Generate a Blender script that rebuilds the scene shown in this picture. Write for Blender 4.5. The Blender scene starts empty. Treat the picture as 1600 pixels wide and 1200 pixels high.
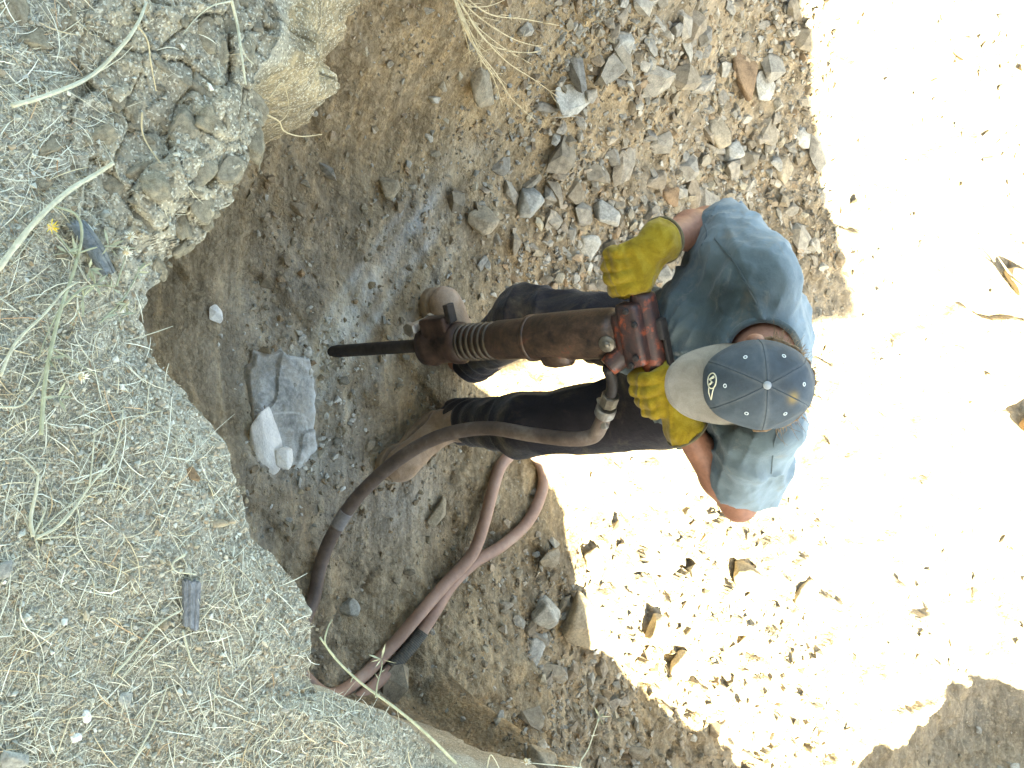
import bpy, bmesh, math, random
import numpy as np
from mathutils import Vector, Matrix

random.seed(7)
RNG = np.random.default_rng(7)
scene = bpy.context.scene
col = scene.collection

# ------------------------------------------------------------------ camera, sky, sun, exposure
CAM_H = 2.8
PITCH = math.radians(51.0)
FPX = 1690.0                       # focal length in pixels of the 1600 px photograph
cp, sp = math.cos(PITCH), math.sin(PITCH)
VD = np.array([0, cp, -sp]); VU = np.array([0, sp, cp])
cam = bpy.data.cameras.new('camera'); cam_o = bpy.data.objects.new('camera', cam); col.objects.link(cam_o)
cam.sensor_fit = 'HORIZONTAL'; cam.sensor_width = 36.0; cam.lens = 36.0 * FPX / 1600.0
cam.clip_start = 0.05; cam.clip_end = 500.0
# the photograph was taken with the camera turned on its side: picture right = up
cam_o.matrix_world = Matrix(((0, -1, 0, 0), (sp, 0, -cp, 0), (cp, 0, sp, CAM_H), (0, 0, 0, 1)))
scene.camera = cam_o

SUN_EL = math.radians(52.0)
SUN_AZ = np.array([0.94, -0.34]); SUN_AZ = SUN_AZ / np.linalg.norm(SUN_AZ)
SUN = np.array([SUN_AZ[0] * math.cos(SUN_EL), SUN_AZ[1] * math.cos(SUN_EL), math.sin(SUN_EL)])
world = bpy.data.worlds.new('World'); scene.world = world; world.use_nodes = True
wn = world.node_tree.nodes; wl = world.node_tree.links
sky = wn.new('ShaderNodeTexSky'); sky.sky_type = 'NISHITA'; sky.sun_disc = False
sky.sun_elevation = SUN_EL; sky.sun_rotation = math.atan2(SUN_AZ[0], SUN_AZ[1])
sky.dust_density = 2.0
wl.new(sky.outputs[0], wn['Background'].inputs[0]); wn['Background'].inputs[1].default_value = 0.08
sl = bpy.data.lights.new('sun', 'SUN'); so = bpy.data.objects.new('sun', sl); col.objects.link(so)
sl.energy = 5.0; sl.angle = math.radians(0.5); sl.color = (1.0, 0.95, 0.86)
so.rotation_euler = Vector(SUN).to_track_quat('Z', 'Y').to_euler()
so.location = (4, -2, 6)
vs = scene.view_settings
vs.view_transform = 'Standard'; vs.look = 'None'; vs.gamma = 1.0; vs.use_curve_mapping = False
vs.exposure = 4.15
vs.use_white_balance = True; vs.white_balance_temperature = 8150; vs.white_balance_tint = -1.0

# ------------------------------------------------------------------ helpers
def ray(ix, iy):
    return VD + (ix - 800) / FPX * VU + np.array([(iy - 600) / FPX, 0, 0])
def at(ix, iy, z):                 # the point of height z seen at a pixel of the photograph
    d = ray(ix, iy); t = (z - CAM_H) / d[2]
    return np.array([0, 0, CAM_H]) + d * t
def pix(p):
    r = np.asarray(p, float) - np.array([0, 0, CAM_H]); dep = r @ VD
    return 800 + FPX * (r @ VU) / dep, 600 + FPX * r[..., 0] / dep

def tag(o, label=None, cat=None, group=None, kind=None):
    if label: o['label'] = label
    if cat: o['category'] = cat
    if group: o['group'] = group
    if kind: o['kind'] = kind
    return o
def link(name, me, mat=None, parent=None, smooth=True):
    o = bpy.data.objects.new(name, me); col.objects.link(o)
    if mat is not None and not me.materials: me.materials.append(mat)
    if smooth: me.shade_smooth()
    else: me.shade_flat()
    if parent is not None: o.parent = parent
    return o
def mesh(name, V, F, mat=None, parent=None, smooth=True):
    me = bpy.data.meshes.new(name)
    me.from_pydata(np.asarray(V).tolist(), [], F if isinstance(F, list) else F.tolist()); me.update()
    return link(name, me, mat, parent, smooth)
def fast_mesh(name, V, F):          # V (n,3), F (m,3) or (m,4)
    V = np.ascontiguousarray(V, dtype=np.float32); F = np.ascontiguousarray(F, dtype=np.int32)
    me = bpy.data.meshes.new(name); k = F.shape[1]
    me.vertices.add(len(V)); me.vertices.foreach_set('co', V.ravel())
    me.loops.add(F.size); me.loops.foreach_set('vertex_index', F.ravel())
    me.polygons.add(len(F)); me.polygons.foreach_set('loop_start', np.arange(0, F.size, k, dtype=np.int32))
    me.update(calc_edges=True); me.validate()
    return me
def sharp(me, deg=32):
    me.shade_smooth(); me.set_sharp_from_angle(angle=math.radians(deg)); return me
def empty(name, loc=(0, 0, 0)):
    o = bpy.data.objects.new(name, None); col.objects.link(o); o.location = loc; o.empty_display_size = 0.1
    return o
def attr(me, name, vals):
    a = me.attributes.new(name, 'FLOAT', 'POINT'); a.data.foreach_set('value', np.asarray(vals, dtype=np.float32))

def _hash(ix, iy, iz, seed):
    n = (ix.astype(np.int64) * 374761393 + iy.astype(np.int64) * 668265263 + iz.astype(np.int64) * 2147483647 // 7 + seed * 144269) & 0x7fffffff
    n = ((n ^ (n >> 13)) * 1274126177) & 0x7fffffff
    n = ((n ^ (n >> 16)) * 60493) & 0x7fffffff
    return ((n ^ (n >> 11)) & 0xffff) / 32767.5 - 1.0
def vnoise(x, y, z=None, seed=0):
    x = np.asarray(x, float); y = np.asarray(y, float); z = np.zeros_like(x) + 0.37 if z is None else np.asarray(z, float)
    xi, yi, zi = np.floor(x), np.floor(y), np.floor(z)
    fx, fy, fz = x - xi, y - yi, z - zi
    fx, fy, fz = [f * f * f * (f * (f * 6 - 15) + 10) for f in (fx, fy, fz)]
    xi, yi, zi = xi.astype(np.int64), yi.astype(np.int64), zi.astype(np.int64)
    def c(a, b, d): return _hash(xi + a, yi + b, zi + d, seed)
    def lp(a, b, t): return a + (b - a) * t
    return lp(lp(lp(c(0, 0, 0), c(1, 0, 0), fx), lp(c(0, 1, 0), c(1, 1, 0), fx), fy),
              lp(lp(c(0, 0, 1), c(1, 0, 1), fx), lp(c(0, 1, 1), c(1, 1, 1), fx), fy), fz)
def fbm(x, y, z=None, o=4, seed=0, gain=0.5):
    s = 0; a = 1.0; f = 1.0; t = 0
    for i in range(o):
        s = s + a * vnoise(np.asarray(x) * f + i * 17.3, np.asarray(y) * f - i * 9.1, None if z is None else np.asarray(z) * f + i * 3.7, seed + i)
        t += a; a *= gain; f *= 2.03
    return s / t
def ridge(n): return 1 - np.abs(n) * 2
def worley(x, y, seed=0):           # distance to nearest and second nearest jittered point, and its id
    xi = np.floor(x).astype(np.int64); yi = np.floor(y).astype(np.int64)
    d1 = np.full(np.shape(x), 9.0); d2 = d1.copy(); cid = np.zeros(np.shape(x))
    for a in (-1, 0, 1):
        for b in (-1, 0, 1):
            z0 = np.zeros_like(xi)
            px = xi + a + 0.5 + 0.45 * _hash(xi + a, yi + b, z0, seed); py = yi + b + 0.5 + 0.45 * _hash(xi + a, yi + b, z0 + 5, seed)
            d = np.hypot(px - x, py - y); h = _hash(xi + a, yi + b, z0 + 9, seed)
            m = d < d1
            d2 = np.where(m, d1, np.minimum(d2, d)); cid = np.where(m, h, cid); d1 = np.where(m, d, d1)
    return d1, d2, cid
def plates(x, y, f, seed, warp=0.3):          # broken tilted plates: height in cell units, and distance to the crack
    x = np.asarray(x, float) * f; y = np.asarray(y, float) * f
    x = x + warp * vnoise(x * 1.6, y * 1.6, seed=seed + 50); y = y + warp * vnoise(x * 1.6 + 9, y * 1.6, seed=seed + 51)
    xi = np.floor(x).astype(np.int64); yi = np.floor(y).astype(np.int64); d1 = np.full(x.shape, 9.0); d2 = d1.copy(); h = np.zeros(x.shape)
    for a in (-1, 0, 1):
        for b in (-1, 0, 1):
            z0 = np.zeros_like(xi); A, B = xi + a, yi + b
            px = A + 0.5 + 0.45 * _hash(A, B, z0, seed); py = B + 0.5 + 0.45 * _hash(A, B, z0 + 5, seed)
            d = np.hypot(px - x, py - y); hh = 0.35 * _hash(A, B, z0 + 9, seed) + 0.5 * _hash(A, B, z0 + 11, seed) * (x - px) + 0.5 * _hash(A, B, z0 + 13, seed) * (y - py)
            m = d < d1; d2 = np.where(m, d1, np.minimum(d2, d)); h = np.where(m, hh, h); d1 = np.where(m, d, d1)
    return h, d2 - d1
def sstep(a, b, x):
    t = np.clip((np.asarray(x, float) - a) / (b - a), 0, 1); return t * t * (3 - 2 * t)

# ------------------------------------------------------------------ materials
def new_mat(name):
    m = bpy.data.materials.new(name); m.use_nodes = True
    nt = m.node_tree; b = nt.nodes['Principled BSDF']; return m, nt, b
def N(nt, typ, **kw):
    n = nt.nodes.new(typ)
    for k, v in kw.items():
        if k.startswith('i_'): n.inputs[k[2:].replace('_', ' ')].default_value = v
        else: setattr(n, k, v)
    return n
def ramp(nt, fac, stops):
    r = nt.nodes.new('ShaderNodeValToRGB'); e = r.color_ramp.elements
    while len(e) < len(stops): e.new(0.5)
    for k, (p, c) in enumerate(stops):
        e[k].position = p; e[k].color = (*c, 1) if len(c) == 3 else c
    nt.links.new(fac, r.inputs[0]); return r.outputs[0]
def mix(nt, fac, a, b, mode='MIX'):
    n = nt.nodes.new('ShaderNodeMix'); n.data_type = 'RGBA'; n.blend_type = mode
    for idx, v in ((0, fac), (6, a), (7, b)):
        if isinstance(v, (int, float)): n.inputs[idx].default_value = v
        elif isinstance(v, tuple): n.inputs[idx].default_value = (*v, 1)
        else: nt.links.new(v, n.inputs[idx])
    return n.outputs[2]
def coords(nt): return nt.nodes.new('ShaderNodeTexCoord').outputs['Object']
def noise_n(nt, scale, detail=6, rough=0.6, co=None, dist=0.0):
    n = N(nt, 'ShaderNodeTexNoise'); n.inputs['Scale'].default_value = scale; n.inputs['Detail'].default_value = detail
    n.inputs['Roughness'].default_value = rough; n.inputs['Distortion'].default_value = dist
    if co is not None: nt.links.new(co, n.inputs['Vector'])
    return n.outputs['Fac']
def vor(nt, scale, co=None, feature='F1', out='Distance'):
    n = N(nt, 'ShaderNodeTexVoronoi', feature=feature); n.inputs['Scale'].default_value = scale
    if co is not None: nt.links.new(co, n.inputs['Vector'])
    return n.outputs[out]
def math_n(nt, op, a, b=None, clamp=False):
    n = N(nt, 'ShaderNodeMath', operation=op); n.use_clamp = clamp
    for i, v in enumerate((a, b)):
        if v is None: continue
        if isinstance(v, (int, float)): n.inputs[i].default_value = v
        else: nt.links.new(v, n.inputs[i])
    return n.outputs[0]
def bump(nt, b, h, dist, strength=1.0):
    n = N(nt, 'ShaderNodeBump'); n.inputs['Distance'].default_value = dist; n.inputs['Strength'].default_value = strength
    nt.links.new(h, n.inputs['Height']); nt.links.new(n.outputs[0], b.inputs['Normal'])
def att(nt, name):
    return N(nt, 'ShaderNodeAttribute', attribute_name=name).outputs['Fac']

def soil_material(name, c_dark, c_mid, c_light, c_alt, alt_attr=None, dust=None, dust_attr=None, fine=1.0, gr=1.0, streak=0.0):
    m, nt, b = new_mat(name); co = coords(nt)
    n1 = noise_n(nt, 3.0, 8, 0.62, co); n2 = noise_n(nt, 40.0 * fine, 6, 0.7, co); n3 = noise_n(nt, 220 * fine, 3, 0.6, co)
    f = math_n(nt, 'ADD', math_n(nt, 'MULTIPLY', n1, 0.55), math_n(nt, 'ADD', math_n(nt, 'MULTIPLY', n2, 0.3), math_n(nt, 'MULTIPLY', n3, 0.2)))
    base = ramp(nt, f, [(0.36, c_dark), (0.52, c_mid), (0.68, c_light)])
    if alt_attr:
        alt = ramp(nt, f, [(0.36, tuple(x * 0.55 for x in c_alt)), (0.52, c_alt), (0.68, tuple(min(0.8, x * 1.35) for x in c_alt))])
        if alt_attr == 'tan':
            mp = N(nt, 'ShaderNodeMapping'); nt.links.new(co, mp.inputs['Vector']); mp.inputs['Rotation'].default_value = (0.5, 0.3, math.radians(28)); mp.inputs['Scale'].default_value = (3.0, 34.0, 34.0)
            alt = mix(nt, 0.85, alt, ramp(nt, noise_n(nt, 1.0, 6, 0.6, mp.outputs[0], 1.2), [(0.36, (0.5, 0.47, 0.42)), (0.5, (1.0, 0.97, 0.9)), (0.64, (1.55, 1.45, 1.25))]), 'MULTIPLY')
        fa = math_n(nt, 'ADD', att(nt, alt_attr), math_n(nt, 'MULTIPLY', math_n(nt, 'SUBTRACT', n2, 0.5), 0.8), True)
        base = mix(nt, fa, base, alt)
    if dust:
        fd = math_n(nt, 'MULTIPLY', att(nt, dust_attr), math_n(nt, 'ADD', 0.35, math_n(nt, 'MULTIPLY', n2, 1.0)), True)
        base = mix(nt, fd, base, dust)
    if streak:
        mp = N(nt, 'ShaderNodeMapping'); nt.links.new(co, mp.inputs['Vector']); mp.inputs['Rotation'].default_value = (0, 0, math.radians(-42)); mp.inputs['Scale'].default_value = (2.2, 13.0, 5.0)
        sn = noise_n(nt, 1.6, 7, 0.62, mp.outputs[0], 0.8)
        sc_ = ramp(nt, sn, [(0.34, (0.55, 0.53, 0.50)), (0.5, (1.0, 1.0, 1.0)), (0.66, (1.5, 1.42, 1.28))])
        base = mix(nt, streak, base, sc_, 'MULTIPLY')
        bn = noise_n(nt, 1.1, 4, 0.6, co); base = mix(nt, 0.8, base, ramp(nt, bn, [(0.35, (0.72, 0.74, 0.80)), (0.55, (1.05, 1.0, 0.94)), (0.7, (1.3, 1.17, 0.98))]), 'MULTIPLY')
    # pale and dark grains
    cell = vor(nt, 170 * fine, co, out='Color')
    sep = N(nt, 'ShaderNodeSeparateColor'); nt.links.new(cell, sep.inputs[0])
    base = mix(nt, math_n(nt, 'MULTIPLY', math_n(nt, 'GREATER_THAN', sep.outputs[0], 0.86), 0.45 * gr), base, tuple(min(0.75, x * 1.7) for x in c_light))
    base = mix(nt, math_n(nt, 'MULTIPLY', math_n(nt, 'LESS_THAN', sep.outputs[0], 0.16), 0.5 * gr), base, tuple(x * 0.55 for x in c_dark))
    nt.links.new(base, b.inputs['Base Color']); b.inputs['Roughness'].default_value = 0.95
    b.inputs['Specular IOR Level'].default_value = 0.15
    h = math_n(nt, 'ADD', math_n(nt, 'MULTIPLY', n2, 1.0), math_n(nt, 'ADD', math_n(nt, 'MULTIPLY', n3, 0.45), math_n(nt, 'MULTIPLY', vor(nt, 90 * fine, co), -0.35)))
    bump(nt, b, h, 0.012 / fine, 0.9)
    return m
def rock_material(name, cols, scale=14.0, island=False, rough=0.9, bumpd=0.006, grain=1.0):
    m, nt, b = new_mat(name); co = coords(nt)
    if island:
        r = N(nt, 'ShaderNodeNewGeometry').outputs['Random Per Island']
    else:
        r = N(nt, 'ShaderNodeObjectInfo').outputs['Random']
    k = len(cols)
    c = ramp(nt, r, [(i / max(1, k - 1), cc) for i, cc in enumerate(cols)])
    n1 = noise_n(nt, scale, 8, 0.65, co); n2 = noise_n(nt, scale * 8, 5, 0.7, co)
    f = math_n(nt, 'ADD', math_n(nt, 'MULTIPLY', n1, 0.7), math_n(nt, 'MULTIPLY', n2, 0.4))
    v = ramp(nt, f, [(0.38, (0.52, 0.50, 0.47)), (0.55, (0.95, 0.94, 0.9)), (0.72, (1.45, 1.4, 1.3))])
    nt.links.new(mix(nt, grain, c, v, 'MULTIPLY'), b.inputs['Base Color'])
    b.inputs['Roughness'].default_value = rough; b.inputs['Specular IOR Level'].default_value = 0.2
    bump(nt, b, f, bumpd, 0.8)
    return m
def plain(name, c, rough=0.7, var=0.25, scale=30, metal=0.0, bumpd=0.0, spec=0.3):
    m, nt, b = new_mat(name); co = coords(nt)
    n1 = noise_n(nt, scale, 6, 0.65, co)
    nt.links.new(ramp(nt, n1, [(0.3, tuple(x * (1 - var) for x in c)), (0.5, c), (0.7, tuple(min(1, x * (1 + var)) for x in c))]), b.inputs['Base Color'])
    b.inputs['Roughness'].default_value = rough; b.inputs['Metallic'].default_value = metal; b.inputs['Specular IOR Level'].default_value = spec
    if bumpd: bump(nt, b, n1, bumpd)
    return m

M = {}
M['pit'] = soil_material('pit_soil', (0.145, 0.108, 0.064), (0.262, 0.205, 0.126), (0.395, 0.322, 0.21), (0.245, 0.212, 0.155), 'rubble', (0.44, 0.46, 0.44), 'dust', 0.6, 0.3, 0.75)
M['rim'] = soil_material('rim_soil', (0.20, 0.183, 0.14), (0.31, 0.288, 0.225), (0.42, 0.40, 0.325), (0.285, 0.235, 0.155), 'tan', (0.36, 0.37, 0.32), 'dust', 2.2, 1.0)
M['stone'] = rock_material('stone', [(0.16, 0.135, 0.10), (0.24, 0.21, 0.16), (0.19, 0.182, 0.16), (0.30, 0.28, 0.235), (0.21, 0.17, 0.12), (0.27, 0.258, 0.225)], 2.2, bumpd=0.003)
M['pebble'] = rock_material('pebble', [(0.15, 0.12, 0.085), (0.25, 0.215, 0.155), (0.22, 0.215, 0.19), (0.36, 0.34, 0.29), (0.24, 0.175, 0.11), (0.19, 0.165, 0.125), (0.31, 0.275, 0.20)], 30, True, bumpd=0.002)
M['grain'] = rock_material('grain', [(0.17, 0.15, 0.115), (0.30, 0.275, 0.205), (0.28, 0.285, 0.25), (0.46, 0.45, 0.38), (0.30, 0.235, 0.155), (0.24, 0.225, 0.185), (0.58, 0.57, 0.50)], 60, True, bumpd=0.0006, grain=0.4)
M['clod'] = rock_material('clod_soil', [(0.23, 0.20, 0.145), (0.27, 0.235, 0.17), (0.25, 0.22, 0.165), (0.30, 0.265, 0.195)], 2.6, bumpd=0.006)
M['field'] = soil_material('field_soil', (0.12, 0.098, 0.066), (0.24, 0.20, 0.14), (0.34, 0.30, 0.22), (0.3, 0.25, 0.17))
M['skin'] = plain('skin', (0.25, 0.118, 0.076), 0.55, 0.18, 60, bumpd=0.002)
M['dark_metal'] = plain('dark_metal', (0.035, 0.03, 0.028), 0.55, 0.4, 40, 0.3, 0.001)
M['steel'] = plain('steel', (0.35, 0.33, 0.30), 0.45, 0.35, 60, 0.8)
M['canvas'] = plain('canvas', (0.09, 0.11, 0.08), 0.9)

def straw_material():
    m, nt, b = new_mat('straw')
    r = N(nt, 'ShaderNodeNewGeometry').outputs['Random Per Island']
    c = ramp(nt, r, [(0, (0.44, 0.40, 0.28)), (0.2, (0.66, 0.63, 0.49)), (0.5, (0.76, 0.75, 0.63)), (0.75, (0.55, 0.54, 0.43)), (0.93, (0.66, 0.55, 0.34)), (1.0, (0.45, 0.25, 0.13))])
    nt.links.new(c, b.inputs['Base Color']); b.inputs['Roughness'].default_value = 0.6
    return m
M['straw'] = straw_material()
M['stalk'] = plain('dry_stalk', (0.41, 0.395, 0.29), 0.65, 0.25, 80)
M['twig'] = plain('dry_twig', (0.46, 0.37, 0.22), 0.7, 0.25, 80)
M['green'] = plain('grey_green_stem', (0.29, 0.30, 0.20), 0.7, 0.3, 60)
M['yellow'] = plain('yellow_petal', (0.75, 0.55, 0.04), 0.6)
M['seed'] = plain('seed_down', (0.72, 0.70, 0.60), 0.8)

# ------------------------------------------------------------------ terrain
_ry = np.array([-2.0, 0.9, 1.25, 1.8, 2.0, 2.1, 2.2, 2.4, 2.6, 2.95, 3.6, 4.3, 5.2, 6.5, 12.0])
_rx = np.array([1.12, 1.12, 1.18, 1.20, 1.22, 1.42, 1.84, 2.07, 2.25, 2.48, 2.55, 2.22, 2.10, 2.20, 2.40])
def floor_h(x, y, detail=True):
    x = np.asarray(x, float); y = np.asarray(y, float)
    z = 0.09 * np.clip(y - 2.6, 0, None)
    wob = 0.16 * vnoise(x * 1.3, y * 1.3, seed=3)
    yy = y - 4.75 + wob - 0.12 * x
    z = z + 0.95 * (np.sqrt(yy * yy + 0.05) + yy) / 2
    z = np.where(z > 1.6, 1.6 + (z - 1.6) * 0.12, z)
    lx = -0.66 - x + 0.12 * vnoise(x * 1.7, y * 1.7, seed=5)
    ls = 0.72 - 0.50 * sstep(2.5, 3.3, y)
    z = z + ls * (np.sqrt(lx * lx + 0.02) + lx) / 2
    z = np.minimum(z, 1.55 + 0.1 * vnoise(x, y))
    d = x - np.interp(y, _ry, _rx) + 0.15 * vnoise(x * 2.1, y * 2.1, seed=8) + 0.085 * vnoise(x * 6, y * 6, seed=9)
    bk = sstep(-0.26, 0.05, d)
    z = z * (1 - bk) + np.maximum(z, 1.40 + 0.12 * fbm(x * 1.5, y * 1.5, o=3, seed=12)) * bk
    # the sink in front of the boulder, under the rim
    z = z - 0.05 * np.exp(-(((x + 0.28) / 0.28) ** 2 + ((y - 1.28) / 0.2) ** 2))
    if detail:
        rub = rubble_mask(x, y) * (1 - 0.75 * sstep(3.6, 4.6, y))
        z = z + 0.030 * fbm(x * 2.3, y * 2.3, o=3, seed=20) + (0.012 + 0.010 * rub) * fbm(x * 9, y * 9, o=3, seed=24)
        # ledges of split soil, running obliquely
        s = x * 0.75 + y * 0.66; q = -x * 0.66 + y * 0.75
        st = vnoise(s * 4 + 0.5 * vnoise(q * 3, s * 3, seed=2), q * 11, seed=31)
        z = z + 0.016 * sstep(0.0, 0.25, st) * (1 - 0.5 * rub)
        d1, d2, cid = worley(x * 13 + 0.3 * vnoise(x * 20, y * 20, seed=6), y * 13, seed=40)
        z = z + (0.004 + 0.014 * rub) * np.clip(d2 - d1, 0, 0.35) / 0.35 * (0.6 + 0.8 * cid)
        d1, d2, cid = worley(x * 34, y * 34, seed=44)
        z = z + (0.0025 + 0.003 * rub) * np.clip(d2 - d1, 0, 0.4) / 0.4 * (0.5 + cid)
        h, e = plates(x, y, 8.0, 630); sl_ = 0.35 + 0.65 * sstep(0.3, 0.7, x); z = z + sl_ * (0.020 * h - 0.006 * sstep(0.08, 0.0, e))
        h, e = plates(x, y, 22.0, 640); z = z + sl_ * 0.006 * h
        lit_ = sstep(2.45, 2.9, y) * sstep(4.2, 3.4, y) * sstep(0.1, 0.4, x); h, e = plates(x, y, 7.0, 650); z = z + lit_ * (0.055 * h - 0.016 * sstep(0.10, 0.0, e))
        # big worn blocks of the lit slope behind
        far = sstep(3.0, 4.0, y)
        d1, d2, cid = worley(x * 3.1 + 0.4 * vnoise(x * 5, y * 5, seed=16), y * 2.6, seed=47)
        z = z + far * 0.05 * (sstep(0.0, 0.22, d2 - d1) * (0.4 + 0.6 * cid))
    return z
def rubble_mask(x, y):
    return np.clip(sstep(2.25, 3.0, y - 0.25 * np.asarray(x) * (np.asarray(x) < 0)) * 0.9 + 0.35 * sstep(0.35, 0.9, x) + 0.12 * vnoise(np.asarray(x) * 3, np.asarray(y) * 3, seed=51), 0, 1)

def grid_faces(nx, ny):
    a = np.arange(nx * ny).reshape(nx, ny)
    return np.stack([a[:-1, :-1], a[1:, :-1], a[1:, 1:], a[:-1, 1:]], -1).reshape(-1, 4)
def build_floor():
    xs = np.concatenate([np.linspace(-6, -2.3, 60)[:-1], np.linspace(-2.3, 2.3, 480), np.linspace(2.3, 8, 60)[1:]])
    ys = np.concatenate([np.linspace(0.35, 1.0, 30)[:-1], np.linspace(1.0, 4.2, 400)[:-1], np.linspace(4.2, 7.0, 220), np.linspace(7.0, 14, 40)[1:]])
    X, Y = np.meshgrid(xs, ys, indexing='ij'); Z = floor_h(X, Y)
    me = fast_mesh('pit_floor', np.stack([X, Y, Z], -1).reshape(-1, 3), grid_faces(len(xs), len(ys)))
    attr(me, 'rubble', rubble_mask(X, Y).ravel())
    c = at(465, 625, 0.0)
    dd = np.exp(-(((X - c[0]) / 0.42) ** 2 + ((Y - c[1]) / 0.25) ** 2)) * 1.05 * (0.65 + 0.35 * vnoise(X * 9, Y * 9, seed=78))
    c2 = at(560, 470, 0.0)
    s = (X - c2[0]) * 0.75 + (Y - c2[1]) * -0.66; q = (X - c2[0]) * 0.66 + (Y - c2[1]) * 0.75
    for k_, (oq, ww, am) in enumerate(((0.0, 0.026, 1.4), (0.07, 0.016, 1.0), (-0.06, 0.014, 0.8), (0.16, 0.024, 0.7))): dd = dd + am * np.exp(-((s / 0.42) ** 2 + ((q - oq - 0.06 * s) / ww) ** 2)) * (0.6 + 0.4 * vnoise(X * 12, Y * 12, seed=79 + k_))
    dd = dd + 0.35 * np.exp(-((s / 0.35) ** 2 + (q / 0.06) ** 2)) * (0.5 + 0.5 * vnoise(X * 6, Y * 6, seed=77))
    dd = dd + 0.4 * np.exp(-(((X - 0.35) / 0.18) ** 2 + ((Y - 1.85) / 0.16) ** 2))
    attr(me, 'dust', np.clip(dd, 0, 1).ravel())
    return tag(link('pit_floor', me, M['pit']), kind='structure', label='shaded brown soil floor and sunlit bank of the dug pit')
pit = build_floor()

# far ground, one sheet reaching the horizon round the pit
def build_far():
    r = [7.5, 12, 30, 120, 400]; n = 48; V = []; F = []
    for k, rr in enumerate(r):
        for j in range(n):
            a = 2 * math.pi * j / n; V.append((rr * math.cos(a), 4 + rr * math.sin(a), 1.25 if k == 0 else 1.3))
    for k in range(len(r) - 1):
        for j in range(n): F.append((k * n + j, k * n + (j + 1) % n, (k + 1) * n + (j + 1) % n, (k + 1) * n + j))
    m = mesh('field', V, F, M['field']); tag(m, kind='structure', label='bare dry field around the pit')
build_far()

# ------------------------------------------------------------------ near rim
RIM_Z = 1.40
_edge_px = [(430, -60), (440, 40), (428, 80), (404, 112), (418, 150), (424, 190), (412, 235), (402, 265), (382, 278), (374, 312), (342, 340), (330, 372),
            (270, 400), (262, 425), (238, 462), (227, 500), (252, 552), (300, 612), (332, 655), (366, 700), (378, 745), (398, 800), (402, 842), (440, 872),
            (481, 922), (496, 962), (500, 1012), (492, 1058), (506, 1084), (545, 1090), (600, 1112), (655, 1142), (706, 1200)]
_ep = np.array([at(a, b, RIM_Z)[:2] for a, b in _edge_px])
_ex = np.concatenate([[-1.6, -1.0], _ep[:, 0], [0.76, 1.02, 1.6]]); _ey = np.concatenate([[1.5, 0.95], _ep[:, 1], [1.3, 1.85, 2.1]])
def edge_y(x): return np.interp(x, _ex, _ey)
def clod_mask(x, y):
    return sstep(-0.10, -0.19, np.asarray(x) + 0.10 * (np.asarray(y) - 0.5)) * sstep(0.36, 0.5, np.asarray(y) + 0.05 * np.asarray(x) * 0 + 0.06 * vnoise(np.asarray(x) * 9, np.asarray(y) * 9, seed=61))
def rim_h(x, y):
    x = np.asarray(x, float); y = np.asarray(y, float)
    cm = clod_mask(x, y)
    z = RIM_Z + 0.010 * fbm(x * 5, y * 5, o=3, seed=60) + 0.004 * fbm(x * 30, y * 30, o=3, seed=63)
    d1, d2, cid = worley(x * 15 + 0.35 * vnoise(x * 24, y * 24, seed=66), y * 15 + 0.35 * vnoise(x * 24, y * 24, seed=67), seed=64)
    z = z + cm * (0.016 * fbm(x * 11, y * 11, o=4, seed=62) - 0.004)
    h, e = plates(x, y, 14, 610); z = z + cm * (0.021 * h - 0.005 * sstep(0.10, 0.0, e))
    h, e = plates(x, y, 36, 620); z = z + cm * (0.006 * h - 0.002 * sstep(0.12, 0.0, e))
    d1, d2, cid = worley(x * 44 + 0.3 * vnoise(x * 60, y * 60, seed=68), y * 44, seed=65)
    z = z + (0.0015 + 0.0015 * cm) * sstep(0.0, 0.35, d2 - d1) * (0.4 + 0.8 * cid)
    z = z + 0.0022 * fbm(x * 110, y * 110, o=2, seed=69)
    z = z - 0.025 * sstep(0.10, 0.0, edge_y(x) - y) - 0.03 * sstep(0.5, 0.9, x)
    return z
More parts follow.
